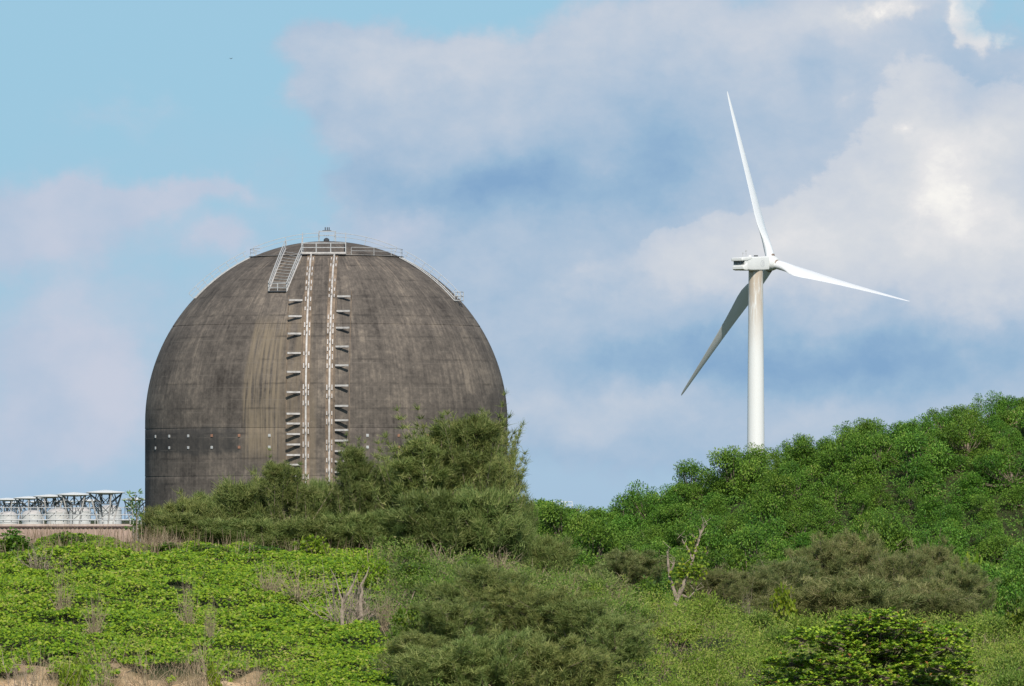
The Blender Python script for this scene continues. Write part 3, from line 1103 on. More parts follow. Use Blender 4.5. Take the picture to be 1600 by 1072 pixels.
pr0, pr1 = at(-70, 806, 930), at(206, 806, 930)
rack = empty('pipe_rack', 'long pale pipe rack running under the white canopies', 'pipe rack', (pr0.x, 930, 1.0))
k = MB()
hR, lR = pr0.z - 1.0, pr1.x - pr0.x
for zz, yy, rr in ((hR + .1, 0, .045), (hR + .9, .3, .035), (hR - .45, -.1, .07)):
    k = MB()
    k.tube([(0, yy, zz), (lR, yy, zz)], rr, 8)
    k.build('pipe', M_galv, rack)
for i, x in enumerate(np.arange(.4, lR, .95)):
    k = MB()
    k.bar((x, .1, 0), (x + .05 * (i % 3), .1, hR + .55 + .5 * (i % 2)), .08, .08)
    k.bar((x, .12, hR - .5), (x + 1.2, .12, hR + .5), .06, .06)
    k.build('rack_post', M_dark if i % 3 == 1 else M_galv, rack)
wl, wr = at(-60, 824, 880), at(209, 824, 880)
wall = empty('perimeter_wall', 'pinkish corrugated wall with painted shade line between dune and white tanks', 'wall', (wl.x, 880, 1.0))
k = MB()
xs_ = np.arange(0, wr.x - wl.x, .22)
front = [(x, .07 * (1 if i % 2 else -1)) for i, x in enumerate(xs_)]
top_h = wl.z - 1.0
for i in range(len(front) - 1):
    (x0, y0_), (x1, y1_) = front[i], front[i + 1]
    k.add([(x0, y0_, 0), (x1, y1_, 0), (x1, y1_, top_h), (x0, y0_, top_h), (x0, .3, 0), (x1, .3, 0), (x1, .3, top_h), (x0, .3, top_h)],
          [(0, 1, 2, 3), (5, 4, 7, 6), (3, 2, 6, 7)])
k.build('wall_panel', M_pink, wall)
k = MB()
k.box(((wr.x - wl.x) / 2, .1, top_h + .05), (wr.x - wl.x + .2, .62, .12))
k.build('coping_shade', M_roof_shade, wall)  # shade under the pale parapet, painted as a dark strip
k = MB()
k.box(((wr.x - wl.x) / 2, .12, top_h + .23), (wr.x - wl.x, .3, .22))
k.build('parapet', mat('pale_pink_parapet', (.50, .40, .34), .8, .2, .25, 1.2), wall, bevel=.02)

bl_, br_ = at(780, 798, 1075), at(905, 798, 1075)
hb = empty('low_building', 'low brown grey flat roofed building half hidden between dome and hill', 'building', (bl_.x, 1075, 1.0))
k = MB()
k.box(((br_.x - bl_.x) / 2, 7, (bl_.z - 1) / 2), (br_.x - bl_.x, 14, bl_.z - 1))
k.build('wall', M_grayroof, hb)
k = MB()
k.box(((br_.x - bl_.x) / 2, 7, bl_.z - 1 + .13), (br_.x - bl_.x + .5, 14.5, .26))
k.build('roof_slab', M_roof_shade, hb)
k = MB()
xs_ = np.arange(.2, br_.x - bl_.x, .9)
for x in xs_:
    k.tube([(x, .2, bl_.z - .76), (x, .2, bl_.z + .12)], .04, 5)
for hh in (-.3, .12):
    k.tube([(.2, .2, bl_.z + hh), (xs_[-1], .2, bl_.z + hh)], .04, 5)
k.build('roof_railing', M_white, hb)
k = MB()
for x in (1.5, 4.2, 6.9):
    k.box((x, -.02, 3.0), (1.4, .08, 1.1))
k.build('window', M_dark, hb)

# a far bird
q = at(361, 92, 700)
k = MB()
k.loft([[(-.24, 0, 0), (-.24, .01, .01), (-.24, 0, .02)], [(-.05, -.05, -.03), (-.05, .05, -.03), (-.05, 0, .06)], [(.12, -.04, -.02), (.12, .04, -.02), (.12, 0, .05)],
        [(.24, -.005, 0), (.24, .005, 0), (.24, 0, .012)]])
for s_ in (-1, 1):
    k.add([(-.08, s_ * .03, .03), (.08, s_ * .03, .03), (.06, s_ * .28, .16), (-.05, s_ * .28, .16), (-.08, s_ * .55, .05),
           (-.08, s_ * .03, .05), (.08, s_ * .03, .05), (.06, s_ * .28, .18), (-.05, s_ * .28, .18), (-.08, s_ * .55, .06)],
          [(0, 1, 2, 3), (5, 8, 7, 6), (3, 2, 4), (8, 9, 7), (0, 3, 8, 5), (1, 6, 7, 2), (2, 7, 9, 4), (3, 4, 9, 8)])
bird = k.build('bird', M_dark)
bird.location = q
bird.rotation_euler = (0, 0, R(50))
bird.scale = (.42, .42, .42)
tag(bird, 'tiny dark bird flying high in the blue sky left of the clouds', 'bird')


# ------------------------------------------------------------------ plants
def proto_root(name, cat):
    return empty(name, name.replace('_', ' '), cat)


def shrub_proto(name, cat, m_leaf, seed, Wd=3.6, H=2.8, nclump=34, per=190, L=.15, Wl=.075, droop=.25, cr=(.32, .62)):
    rng = np.random.default_rng(seed)
    root = proto_root(name, cat)
    Cs, As, Ns = [], [], []
    mb = MB()
    mb.tube([(0, 0, -.3), (.05, .03, H * .25), (0, .05, H * .45)], [.11, .08, .06], 6)
    nl_ = int(rng.integers(3, 6))
    lob = [(rng.normal() * Wd * .16, rng.normal() * Wd * .16, .62 + .42 * rng.random(), .55 + .35 * rng.random()) for _ in range(nl_)]
    for i in range(nclump):
        lx, ly, lh, lr = lob[i % nl_]
        th = rng.random() * 2 * math.pi
        zf = rng.random() ** .8
        rr = (Wd / 2 - .45) * math.sqrt(max(.03, 1 - (zf * .95) ** 2)) * (.45 + .55 * rng.random() ** .5)
        c0 = np.array([lx + rr * lr * math.cos(th), ly + rr * lr * math.sin(th), H * (.14 + .78 * lh * zf * (.8 + .3 * rng.random()))])
        cr_ = cr[0] + (cr[1] - cr[0]) * rng.random()
        mb.tube([(0, 0, H * .22), tuple(c0 * .55 + np.array([0, 0, .1])), tuple(c0)], [.035, .02, .008], 4)
        n = int(per * (cr_ / cr[1]) ** 2 * (.8 + .4 * rng.random()))
        d = unit(rng.normal(size=(n, 3)))
        rad = cr_ * rng.random(n) ** .38
        pts = c0 + d * rad[:, None] * np.array([1, 1, .72])
        Cs.append(pts)
        As.append(unit(d * .9 + rng.normal(size=(n, 3)) * .55 + np.array([0, 0, -droop])))
        Ns.append(np.array([0, -.25, 1.0]) + rng.normal(size=(n, 3)) * .55)
    # a few stray sprigs breaking the outline
    n = 120
    d = unit(rng.normal(size=(n, 3)) * np.array([1, 1, .6]) + np.array([0, 0, .4]))
    pts = d * np.array([Wd / 2, Wd / 2, H * .9]) * (.72 + .2 * rng.random((n, 1)))
    pts[:, 2] = np.abs(pts[:, 2])
    Cs.append(pts); As.append(unit(d + rng.normal(size=(n, 3)) * .5)); Ns.append(np.array([0, 0, 1.0]) + rng.normal(size=(n, 3)) * .5)
    C_, A_, N_ = np.concatenate(Cs), np.concatenate(As), np.concatenate(Ns)
    n = len(C_)
    V_, F_, t_ = leaves(C_, A_, N_, L * (.6 + .8 * rng.random(n)), Wl * (.6 + .8 * rng.random(n)), rng)
    ct = np.repeat(np.concatenate([np.full(len(q), rng.random()) for q in Cs]), 4)
    t_ = np.clip(.55 * t_ + .45 * ct, 0, 1)
    np_mesh('crown', V_, F_, m_leaf, root, t_)
    mb.build('trunk', M_bark, root)
    root['H'] = float(np.percentile(V_[:, 2], 99.5))
    root['W'] = float(Wd)
    return root


def casu_proto(name, cat, m_leaf, seed, H=4.0, Wd=1.9, nb=58, needles=24, spread=.9, L=.18, Wn=.015, up=.75, nlead=26):
    rng = np.random.default_rng(seed)
    root = proto_root(name, cat)
    mb = MB()
    lean = rng.normal(size=2) * .12
    tp = [(lean[0] * q * q, lean[1] * q * q, H * .9 * q - .3 * (q == 0)) for q in np.linspace(0, 1, 6)]
    mb.tube(tp, [.085, .07, .055, .04, .025, .012], 6)
    Cs, As = [], []
    for i in range(nb):
        f = .04 + .92 * rng.random() ** .9
        st = np.array([lean[0] * f * f, lean[1] * f * f, H * .9 * f])
        th = rng.random() * 2 * math.pi
        prof_ = math.sin(math.pi * min(1, .16 + .84 * f) ** .85) ** .7 if f < .97 else .2
        ln = Wd / 2 * max(.25, prof_) * (.6 + .5 * rng.random()) * spread + .12
        d = np.array([math.cos(th), math.sin(th), up * (.6 + .6 * rng.random())])
        d /= np.linalg.norm(d)
        pts = [st]
        cur = st.copy()
        dd = d.copy()
        ns = 5
        for s_ in range(ns):
            dd = dd + rng.normal(size=3) * .16 + np.array([0, 0, .05])
            dd /= np.linalg.norm(dd)
            cur = cur + dd * ln / ns * 1.25
            pts.append(cur.copy())
        mb.tube([tuple(q) for q in pts], [.028, .023, .018, .013, .009, .004], 4, cap=False)
        for s_ in range(2, ns + 1):
            for tft in range(2):
                c0 = pts[s_] * (1 - .5 * tft) + pts[s_ - 1] * .5 * tft + rng.normal(size=3) * .07
                k_ = int(needles * (.7 + .6 * rng.random()))
                dirs = unit(dd * .55 + rng.normal(size=(k_, 3)) * .6 + np.array([0, 0, .38]))
                Cs.append(c0 + rng.normal(size=(k_, 3)) * .045)
                As.append(dirs)
    for i in range(nlead):             # upright leading shoots that roughen the outline
        th, q_ = rng.random() * 2 * math.pi, rng.random() ** .6
        r0 = Wd / 2 * .75 * q_
        st = np.array([r0 * math.cos(th), r0 * math.sin(th), H * (.62 - .30 * q_ * q_)])
        ln = H * (.24 + .20 * rng.random())
        d = np.array([.25 * math.cos(th), .25 * math.sin(th), 1.0]) + rng.normal(size=3) * .12
        pts = [st + d * ln * f_ for f_ in (0, .35, .7, 1.0)]
        mb.tube([tuple(q) for q in pts], [.014, .011, .007, .003], 3, cap=False)
        for f_ in np.arange(.1, 1.08, .13):
            k_ = int(needles * .55 * (1.15 - .6 * f_))
            dirs = unit(d * .8 + rng.normal(size=(k_, 3)) * .55)
            Cs.append(st + d * ln * f_ + rng.normal(size=(k_, 3)) * .06 * (1.2 - f_))
            As.append(dirs)
    C_, A_ = np.concatenate(Cs), np.concatenate(As)
    n = len(C_)
    N_ = rng.normal(size=(n, 3)) + np.array([0, -.4, .4])
    V_, F_, t_ = leaves(C_, A_, N_, L * (.5 + .9 * rng.random(n)), Wn * (.7 + .6 * rng.random(n)), rng, 'strip')
    t_ = np.clip(.6 * t_ + .4 * np.repeat(np.concatenate([np.full(len(q), rng.random()) for q in Cs]), 4), 0, 1)
    np_mesh('crown', V_, F_, m_leaf, root, t_)
    mb.build('trunk', M_bark, root)
    root['H'] = float(np.percentile(V_[:, 2], 99.7))
    root['W'] = float(np.percentile(np.abs(V_[:, 0]), 97) * 2)
    return root


class Planter:
    """first placement uses the prototype itself, later ones copy it"""
    def __init__(self, protos):
        self.p = protos
        self.used = [False] * len(protos)

    def put(self, i, px, Y, py_top, wpx, label, cat, group, rz, x=None):
        pr = self.p[i % len(self.p)]
        j = i % len(self.p)
        X = (px - 800) * Y / FPX if x is None else x
        z = gz(X, Y)
        ztop = at(px, py_top, Y).z
        sz = max(.15, (ztop - z) / pr['H'])
        sx = wpx * Y / FPX / pr['W'] if wpx else sz
        self.raw(j, (X, Y, z), rz, (sx, sx, sz), label, cat, group)

    def raw(self, j, loc, rz, sc, label, cat, group):
        pr = self.p[j]
        if not self.used[j]:
            self.used[j] = True
            pr.location, pr.rotation_euler, pr.scale = loc, (0, 0, rz), sc
            tag(pr, label, cat, group)
        else:
            dup(pr, loc, rz, sc, label, group, cat)


rng = np.random.default_rng(11)

# --- hillside of round green shrubs
hillP = Planter([shrub_proto('hillside_shrub', 'shrub', M_hill, 100 + i, Wd=2.5 + .25 * (i % 3), H=2.0 + .2 * (i % 4), nclump=25 + 2 * i, per=390, L=.105, Wl=.054, cr=(.26, .54)) for i in range(6)])
SKYG, SLOPE, FOOT = 'green shrubs along the hill skyline', 'green shrubs covering the hillside', 'green shrubs at the foot of the hill'
pts = []


def try_add(x, y, dmin):
    for (a, b_) in pts:
        if (a - x) ** 2 + (b_ - y) ** 2 < dmin * dmin:
            return False
    pts.append((x, y))
    return True


for _ in range(12000):                  # slope
    y = 484 + 41 * rng.random()
    x = -2 + 37 * rng.random()
    if len(pts) < 238:
        try_add(x, y, 1.95 if y < 512 else 1.55)
n_slope = len(pts)
for i, (x, y) in enumerate(pts):
    sky_ = y > 516
    s_ = (.7 + .7 * rng.random() ** 1.6) * (.76 if sky_ else 1)
    px = 800 + FPX * x / y
    if sky_:
        lab, g = (('leafy green shrub on the hill skyline left of the turbine tower', SKYG + ' left of the tower') if px < 1178 else
                  ('leafy green shrub on the hill skyline right of the turbine tower', SKYG + ' right of the tower'))
    else:
        lab, g = 'round leafy green shrub among the dense shrubs on the hillside below the turbine', SLOPE
    hillP.raw(int(rng.integers(6)), (x, y, gz(x, y) - .15), rng.random() * 6.28, (s_, s_, s_ * (.85 + .4 * rng.random())), lab, 'shrub', g)
pts = []
for _ in range(4000):                  # flat ground in front of the hill
    y = 318 + 160 * rng.random() ** 1.3
    x = 0 + 34 * rng.random()
    px = 800 + FPX * x / y
    if px < 822 + 12 * rng.random() or px > 1700 or len(pts) > 64:
        continue
    try_add(x, y, 2.6)
for x, y in pts:
    s_ = .85 + .4 * rng.random()
    hillP.raw(int(rng.integers(6)), (x, y, gz(x, y) - .15), rng.random() * 6.28, (s_, s_, s_ * (.85 + .3 * rng.random())),
              'low green shrub at the foot of the hill behind the brown casuarina bushes', 'shrub', FOOT)

# --- casuarina trees in front of the dome
casP = Planter([casu_proto('casuarina_tree', 'tree', M_casu, 200 + i, H=3.9, Wd=1.7 + .2 * (i % 3), nb=44, needles=84, up=1.3, L=.15, Wn=.0125) for i in range(4)])
lowP = Planter([casu_proto('casuarina_tree', 'tree', M_casu, 220 + i, H=1.35, Wd=1.8 + .2 * (i % 2), nb=38, needles=70, up=1.2, L=.15, Wn=.0125) for i in range(3)])
CG = 'casuarina trees in front of the dome'
CT = [(258, 250, 794, 70, 'low grey green casuarina at the lower left edge of the dome'),
      (296, 247, 780, 85, 'wispy low casuarina second from the left edge of the dome'),
      (335, 250, 774, 100, 'wispy casuarina third from the left edge of the dome'),
      (380, 247, 757, 95, 'grey green casuarina left of the rail foot, tallest of its left neighbours'),
      (413, 252, 749, 90, 'grey green casuarina just left of the dome rails'),
      (446, 246, 726, 75, 'narrow pale casuarina pointing at the left row of dome brackets'),
      (484, 248, 758, 90, 'low casuarina directly below the two dome rails'),
      (520, 250, 752, 80, 'casuarina right below the right dome rail'),
      (556, 247, 694, 62, 'dark slim casuarina with a pointed spire right of the dome rails'),
      (592, 251, 738, 95, 'round topped casuarina between the pointed spire and the tall clump'),
      (624, 248, 726, 90, 'casuarina at the left shoulder of the tall clump'),
      (658, 246, 690, 95, 'tall casuarina stepping up towards the highest one'),
      (695, 249, 657, 105, 'tall feathery casuarina left of the highest one'),
      (738, 247, 650, 110, 'highest casuarina of the thicket before the dome'),
      (768, 250, 656, 75, 'tall casuarina at the right edge of the dome'),
      (778, 246, 716, 50, 'casuarina with thin sprigs reaching past the right edge of the dome'),
      (812, 252, 775, 45, 'low casuarina right of the dome against the sky'),
      (690, 242, 772, 125, 'dark full casuarina low in front of the tall clump'),
      (752, 242, 768, 105, 'dark rounded casuarina at the front right of the tall clump'),
      (630, 243, 800, 120, 'broad low casuarina at the front below the round topped one'),
      (560, 243, 806, 110, 'broad low casuarina in front of the pointed spire'),
      (490, 243, 814, 115, 'low broad casuarina in front of the rail foot'),
      (415, 243, 814, 115, 'low broad casuarina at the front left of the rails'),
      (345, 243, 816, 110, 'low broad casuarina at the front left of the thicket'),
      (285, 243, 806, 85, 'low casuarina at the front below the dome edge'),
      (805, 243, 812, 60, 'small olive casuarina at the right end of the thicket'),
      (852, 246, 842, 80, 'round grey green casuarina bush between thicket and green hill')]
for i, (px, Y, pt, wp, lab) in enumerate(CT):
    (lowP if pt > 745 else casP).put(i, px, Y, pt - 5, wp * (1.0 if pt > 745 else 1.1), lab, 'tree', CG, rng.random() * 6.28)

# --- casuarina bushes on the dune face
busP = Planter([casu_proto('casuarina_bush', 'bush', M_dull, 300 + i, H=2.6, Wd=2.6, nb=54, needles=72, spread=1.0, L=.15, Wn=.012, up=1.2) for i in range(3)])
bulP = Planter([casu_proto('casuarina_bush', 'bush', M_dull, 310 + i, H=1.7, Wd=2.2, nb=46, needles=70, spread=1.0, L=.15, Wn=.012, up=1.2) for i in range(2)])
BG = 'grey green casuarina bushes on the dune face'
CB = [(655, 204, 990, 110, 'low dull casuarina bush at the left end of the dune face clump'),
      (705, 209, 938, 120, 'dull olive casuarina bush left of the top bush on the dune face'),
      (752, 212, 884, 115, 'topmost dull casuarina bush of the dune face clump'),
      (805, 211, 912, 120, 'dull casuarina bush right below the topmost one'),
      (858, 210, 920, 120, 'dull green casuarina bush in the middle right of the dune face'),
      (910, 209, 938, 120, 'grey green casuarina bush right of the middle of the dune face'),
      (958, 208, 962, 105, 'grey green casuarina bush at the right end of the dune face clump'),
      (700, 201, 1005, 130, 'dark casuarina bush at the bottom left of the clump'),
      (770, 201, 985, 130, 'casuarina bush at the bottom centre of the clump'),
      (845, 201, 990, 130, 'casuarina bush at the bottom right of the clump'),
      (915, 202, 1015, 110, 'low casuarina bush beside the yellow green grass at the bottom')]
for i, (px, Y, pt, wp, lab) in enumerate(CB):
    (bulP if Y < 203 else busP).put(i, px, Y, pt, wp, lab, 'bush', BG, rng.random() * 6.28)

# --- brown olive casuarina bushes in the hollow on the right
olvP = Planter([casu_proto('casuarina_bush', 'bush', M_olive, 320 + i, H=2.8, Wd=3.0, nb=54, needles=72, spread=1.0, L=.16, Wn=.0125, up=1.1) for i in range(3)])
oloP = Planter([casu_proto('casuarina_bush', 'bush', M_olive, 340 + i, H=1.6, Wd=2.1, nb=46, needles=70, spread=1.0, L=.16, Wn=.0125, up=1.2) for i in range(2)])
OG = 'brown olive casuarina bushes in the hollow'
OB = [(985, 262, 858, 110, 'dark green casuarina bush left of the bare snag'),
      (940, 268, 880, 90, 'small casuarina bush at the left end of the hollow'),
      (1108, 262, 884, 105, 'olive casuarina bush right of the bare snag'),
      (1168, 268, 890, 105, 'olive casuarina bush second right of the snag'),
      (1228, 272, 872, 120, 'brown casuarina bush at the left shoulder of the big brown group'),
      (1283, 276, 838, 115, 'brown casuarina bush at the top left of the big brown group'),
      (1340, 277, 830, 110, 'highest brown casuarina bush of the hollow'),
      (1402, 272, 862, 105, 'brown casuarina bush right of the highest one'),
      (1452, 274, 846, 105, 'brown casuarina bush at the right of the big brown group'),
      (1498, 268, 880, 105, 'grey olive casuarina bush at the right end of the hollow'),
      (1210, 246, 932, 120, 'dark brown bush low in front at the left, beside the creeper'),
      (1275, 246, 905, 130, 'brown bush low in front of the highest one'),
      (1350, 246, 900, 140, 'brown bush right behind the almond tree top'),
      (1425, 248, 906, 130, 'brown grey bush behind the right side of the almond tree'),
      (1140, 244, 945, 115, 'brown bush in front below the snag'),
      (1485, 246, 925, 100, 'olive grey bush in front at the right end')]
for i, (px, Y, pt, wp, lab) in enumerate(OB):
    (oloP if Y < 250 else olvP).put(i, px, Y, pt, wp * .98, lab, 'bush', OG, rng.random() * 6.28)

# --- broad leaved shrubs
brP = Planter([shrub_proto('broadleaf_shrub', 'shrub', M_broad, 400 + i, Wd=1.6, H=1.3, nclump=22, per=75, L=.12, Wl=.085, cr=(.18, .34)) for i in range(2)])
ltP = Planter([shrub_proto('bright_shrub', 'shrub', M_bright, 410 + i, Wd=1.6, H=1.1, nclump=20, per=75, L=.12, Wl=.085, cr=(.18, .32)) for i in range(2)])
BL = [(brP, 1015, 238, 905, 62, 'dark glossy broadleaf shrub left below the bare snag'),
      (ltP, 1000, 222, 968, 60, 'yellow green shrub left of the bright leafy patch below the snag'),
      (ltP, 1045, 220, 978, 95, 'bright green leafy shrub below the bare snag'),
      (brP, 1075, 236, 948, 60, 'green broadleaf shrub at the foot of the bare snag'),
      (ltP, 830, 228, 902, 36, 'small lime green shrub high on the dune face'),
      (ltP, 905, 224, 935, 34, 'small yellowish shrub with a brown top on the dune face'),
      (brP, 1190, 240, 960, 44, 'small green shrub before the brown bushes, left of the almond tree'),
      (ltP, 1225, 243, 915, 58, 'slim green creeper covered shrub standing among brown bushes'),
      (brP, 1130, 240, 945, 36, 'small green shrub between snag and brown bushes'),
      (brP, 122, 234, 832, 85, 'dark green shrub on the dune crest before the pink wall'),
      (brP, 18, 234, 828, 100, 'dark green shrub on the dune crest at the left photo edge'),
      (ltP, 185, 233, 850, 70, 'light green shrub on the dune crest below the pink wall'),
      (brP, 260, 234, 848, 80, 'green shrub on the dune crest below the dome left edge'),
      (ltP, 490, 234, 838, 80, 'bright green shrub on the dune crest below the dome rails'),
      (brP, 330, 234, 852, 90, 'green shrub on the crest before the low left casuarinas'),
      (brP, 420, 234, 852, 90, 'green shrub on the crest before the thicket'),
      (ltP, 590, 226, 870, 55, 'bright leafy shrub behind the grey stump'),
      (brP, 655, 228, 880, 70, 'green shrub right of the grey stump on the upper dune'),
      (ltP, 690, 222, 915, 44, 'yellow green shrub above the dull casuarina bushes'),
      (brP, 640, 210, 945, 70, 'mid green leafy weed between the vines and the dull bushes'),
      (ltP, 925, 221, 955, 40, 'yellow green weed right of the dull bushes'),
      (brP, 975, 226, 945, 46, 'green leafy weed left of the dark glossy shrub'),
      (ltP, 110, 199, 1030, 50, 'bright green shrub on the sand at the bottom left'),
      (ltP, 335, 200, 1038, 34, 'small lime shrub beside the bare sand'),
      (brP, 1590, 234, 935, 80, 'green shrub at the right photo edge'),
      (ltP, 1510, 300, 870, 60, 'light green shrub right of the brown bushes')]
for i, (P_, px, Y, pt, wp, lab) in enumerate(BL):
    P_.put(i, px, Y, pt, wp, lab, 'shrub', None, rng.random() * 6.28)

# --- low weeds scattered over the right dune and the bottom right
wdP = Planter([shrub_proto('low_weed', 'weed', m_, 430 + i, Wd=1.5, H=.75, nclump=20, per=150, L=.08, Wl=.028, cr=(.18, .34), droop=-.3)
               for i, m_ in enumerate((M_scrub, M_grass, M_scrub, M_grass, M_casu))])
pts = []
for _ in range(1500):
    y = 197 + 40 * rng.random()
    px = 600 + 1020 * rng.random()
    x = (px - 800) * y / FPX
    if len(pts) < 80 and (px < 700 or px > 960 or y > 216) and not (1190 < px < 1540 and y < 206):
        if try_add(x, y, 1.05):
            s_ = .55 + .6 * rng.random()
            if px < 985:
                lab, g = 'low feathery weed among the olive scrub on the right part of the dune', 'low weeds on the right part of the dune'
                j = int(rng.choice([0, 2, 4, 1]))
            else:
                lab, g = 'low feathery yellow green weed in the scrub around the almond tree', 'low weeds around the almond tree'
                j = int(rng.choice([1, 3, 0]))
            wdP.raw(j, (x, y, gz(x, y) - .05), rng.random() * 6.28, (s_, s_, s_ * (.8 + .5 * rng.random())), lab, 'weed', g)

# --- sapling left of the dome
q = at(212, 850, 236)
sap = empty('sapling', 'thin leafy sapling against the sky at the left edge of the dome', 'sapling', (q.x, 236, gz(q.x, 236)))
k = MB()
hS = at(212, 764, 236).z - gz(q.x, 236)
k.tube([(0, 0, -.1), (.03, 0, hS * .5), (-.02, 0, hS * .95)], [.03, .02, .008], 5)
k.build('stem', M_bark, sap)
rr_ = np.random.default_rng(7)
cs, as_ = [], []
for i in range(26):
    f = .25 + .75 * rr_.random()
    d = unit(rr_.normal(size=(7, 3)) * np.array([1, 1, .45]) + np.array([0, 0, .25]))
    b0 = np.array([0, 0, hS * f]) + rr_.normal(size=3) * np.array([.09, .09, .03])
    cs.append(b0 + d * .05)
    as_.append(d)
C_, A_ = np.concatenate(cs), np.concatenate(as_)
V_, F_, t_ = leaves(C_, A_, np.array([0, -.3, 1.]) + rr_.normal(size=C_.shape) * .4, .16, .045, rr_)
np_mesh('crown', V_, F_, M_broad, sap, t_)

# --- tropical almond tree, tiers of big leaves
q = at(1368, 1072, 190)
alm = empty('almond_tree', 'spreading tropical almond tree with tiers of glossy yellow green leaves', 'tree', (q.x, 190, gz(q.x, 190)))
zg = gz(q.x, 190)
tiers = [(1382, 958, 36), (1345, 968, 40), (1415, 972, 45), (1300, 982, 42), (1370, 985, 60), (1265, 988, 52), (1450, 988, 40), (1490, 984, 36), (1330, 1003, 62), (1410, 1002, 55),
         (1475, 1005, 38), (1250, 1030, 56), (1310, 1028, 50), (1375, 1022, 62), (1440, 1030, 55), (1490, 1040, 52), (1240, 1055, 62), (1300, 1052, 52), (1360, 1050, 60), (1425, 1060, 60),
         (1490, 1068, 52), (1210, 1075, 45), (1270, 1085, 62), (1340, 1085, 62), (1400, 1090, 62), (1460, 1095, 62), (1520, 1080, 30), (1230, 1105, 60), (1330, 1118, 70), (1430, 1122, 70), (1510, 1110, 50)]
rr_ = np.random.default_rng(8)
Cs, As, Ns = [], [], []
mt = MB()
ctr = Vector((0, 0, 0))
for i, (px, py, hw) in enumerate(tiers):
    p_ = at(px, py, 190)
    dep = (rr_.random() - .5) * 2.6 - .3
    c0 = Vector((p_.x - q.x, dep, p_.z - zg))
    rad = hw * 190 / FPX
    mt.tube([(0, 0, max(.1, c0.z * .45)), (c0.x * .5, c0.y * .5, c0.z * .85), (c0.x, c0.y, c0.z - .08)], [.035, .022, .010], 5)
    nr = int(64 * (hw / 45) ** 2) + 14
    for j in range(nr):
        an, rj = rr_.random() * 6.28, rad * math.sqrt(rr_.random()) * (.8 + .3 * rr_.random())
        b0 = np.array([c0.x + rj * math.cos(an), c0.y + rj * math.sin(an), c0.z + rr_.normal() * .09 - .16 * (rj / rad) ** 2 - .10 * rr_.random() ** 2])
        mt.tube([(c0.x, c0.y, c0.z - .1), tuple(b0 - np.array([0, 0, .03]))], [.010, .005], 3, cap=False)
        nl = 11
        a2 = np.linspace(0, 6.28, nl, endpoint=False) + rr_.random()
        up_ = .15 + .75 * rr_.random(nl)
        d = np.stack([np.cos(a2), np.sin(a2), up_], 1)
        Cs.append(np.repeat(b0[None], nl, 0)); As.append(unit(d))
        Ns.append(np.array([.05, -.45, 1.0]) + rr_.normal(size=(nl, 3)) * .25)
C_, A_, N_ = np.concatenate(Cs), np.concatenate(As), np.concatenate(Ns)
n = len(C_)
V_, F_, t_ = leaves(C_, A_, N_, .12 * (.7 + .5 * rr_.random(n)), .058 * (.8 + .4 * rr_.random(n)), rr_)
np_mesh('crown', V_, F_, M_almond, alm, t_)
mt.tube([(0, 0, -.2), (.03, .02, .8), (-.02, 0, 1.7), (.02, 0, 2.5)], [.12, .09, .06, .02], 7)
mt.build('trunk', M_bark, alm)

# --- bare snag with a creeper
Y = 236
sb = at(1054, 975, Y)
zg = gz(sb.x, Y)
snag = empty('dead_snag', 'bare pinkish grey forked dead tree trunk rising before the green hill', 'dead tree', (sb.x, Y, zg))


def sp(px, py, dy=0.0):
    a = at(px, py, Y)
    return (a.x - sb.x, dy, a.z - zg)


k = MB()
k.tube([(0, 0, -.2), sp(1054, 950), sp(1058, 936), sp(1066, 918), sp(1071, 905)], [0.0817, 0.0743, 0.0743, 0.0668, 0.0446], 7)
k.tube([sp(1058, 938), sp(1052, 920, .1), sp(1046, 900, .1), sp(1044, 882), sp(1043, 862)], [0.0594, 0.0520, 0.0446, 0.0371, 0.0149], 6)
k.tube([sp(1046, 898, .1), sp(1052, 884), sp(1054, 878)], [0.0371, 0.0261, 0.0149], 5)
k.tube([sp(1068, 912), sp(1078, 890), sp(1083, 872, -.1), sp(1090, 850), sp(1094, 836), sp(1103, 820)], [0.0446, 0.0371, 0.0335, 0.0261, 0.0208, 0.0089], 6)
k.tube([sp(1082, 874, -.1), sp(1077, 860), sp(1069, 849)], [0.0371, 0.0297, 0.0149], 5)
k.tube([sp(1066, 930), sp(1076, 934, -.2), sp(1084, 926), sp(1088, 921)], [0.0371, 0.0297, 0.0223, 0.0149], 5)
k.tube([sp(1090, 850), sp(1094, 842), sp(1095, 836)], [0.0223, 0.0149, 0.0074], 5)
rr_ = np.random.default_rng(19)
for px, py in ((1094, 836), (1090, 850), (1083, 872), (1043, 866), (1069, 850), (1086, 923), (1052, 882), (1078, 888), (1100, 826)):
    for _ in range(3):
        a_ = sp(px, py)
        k.tube([a_, sp(px + rr_.normal() * 5, py - 5 - 6 * rr_.random(), rr_.normal() * .1), sp(px + rr_.normal() * 11, py - 12 - 9 * rr_.random(), rr_.normal() * .15)], [.013, .009, .004], 4)
k.build('trunk', M_pale, snag)
rr_ = np.random.default_rng(9)
vn = empty('climbing_creeper', 'lime green creeper climbing the forks of the bare snag', 'creeper', (sb.x, Y, zg))
Cs = []
for px, py, s_, n_ in ((1084, 856, .12, 60), (1080, 888, .16, 120), (1068, 893, .13, 70), (1090, 890, .12, 60), (1055, 895, .10, 40)):
    c0 = np.array(sp(px, py, -.08))
    Cs.append(c0 + rr_.normal(size=(n_, 3)) * s_)
C_ = np.concatenate(Cs)
V_, F_, t_ = leaves(C_, rr_.normal(size=C_.shape) + np.array([0, -.2, -.3]), rr_.normal(size=C_.shape) * .5 + np.array([0, -.6, .8]), .11, .085, rr_)
np_mesh('foliage', V_, F_, M_bright, vn, t_)


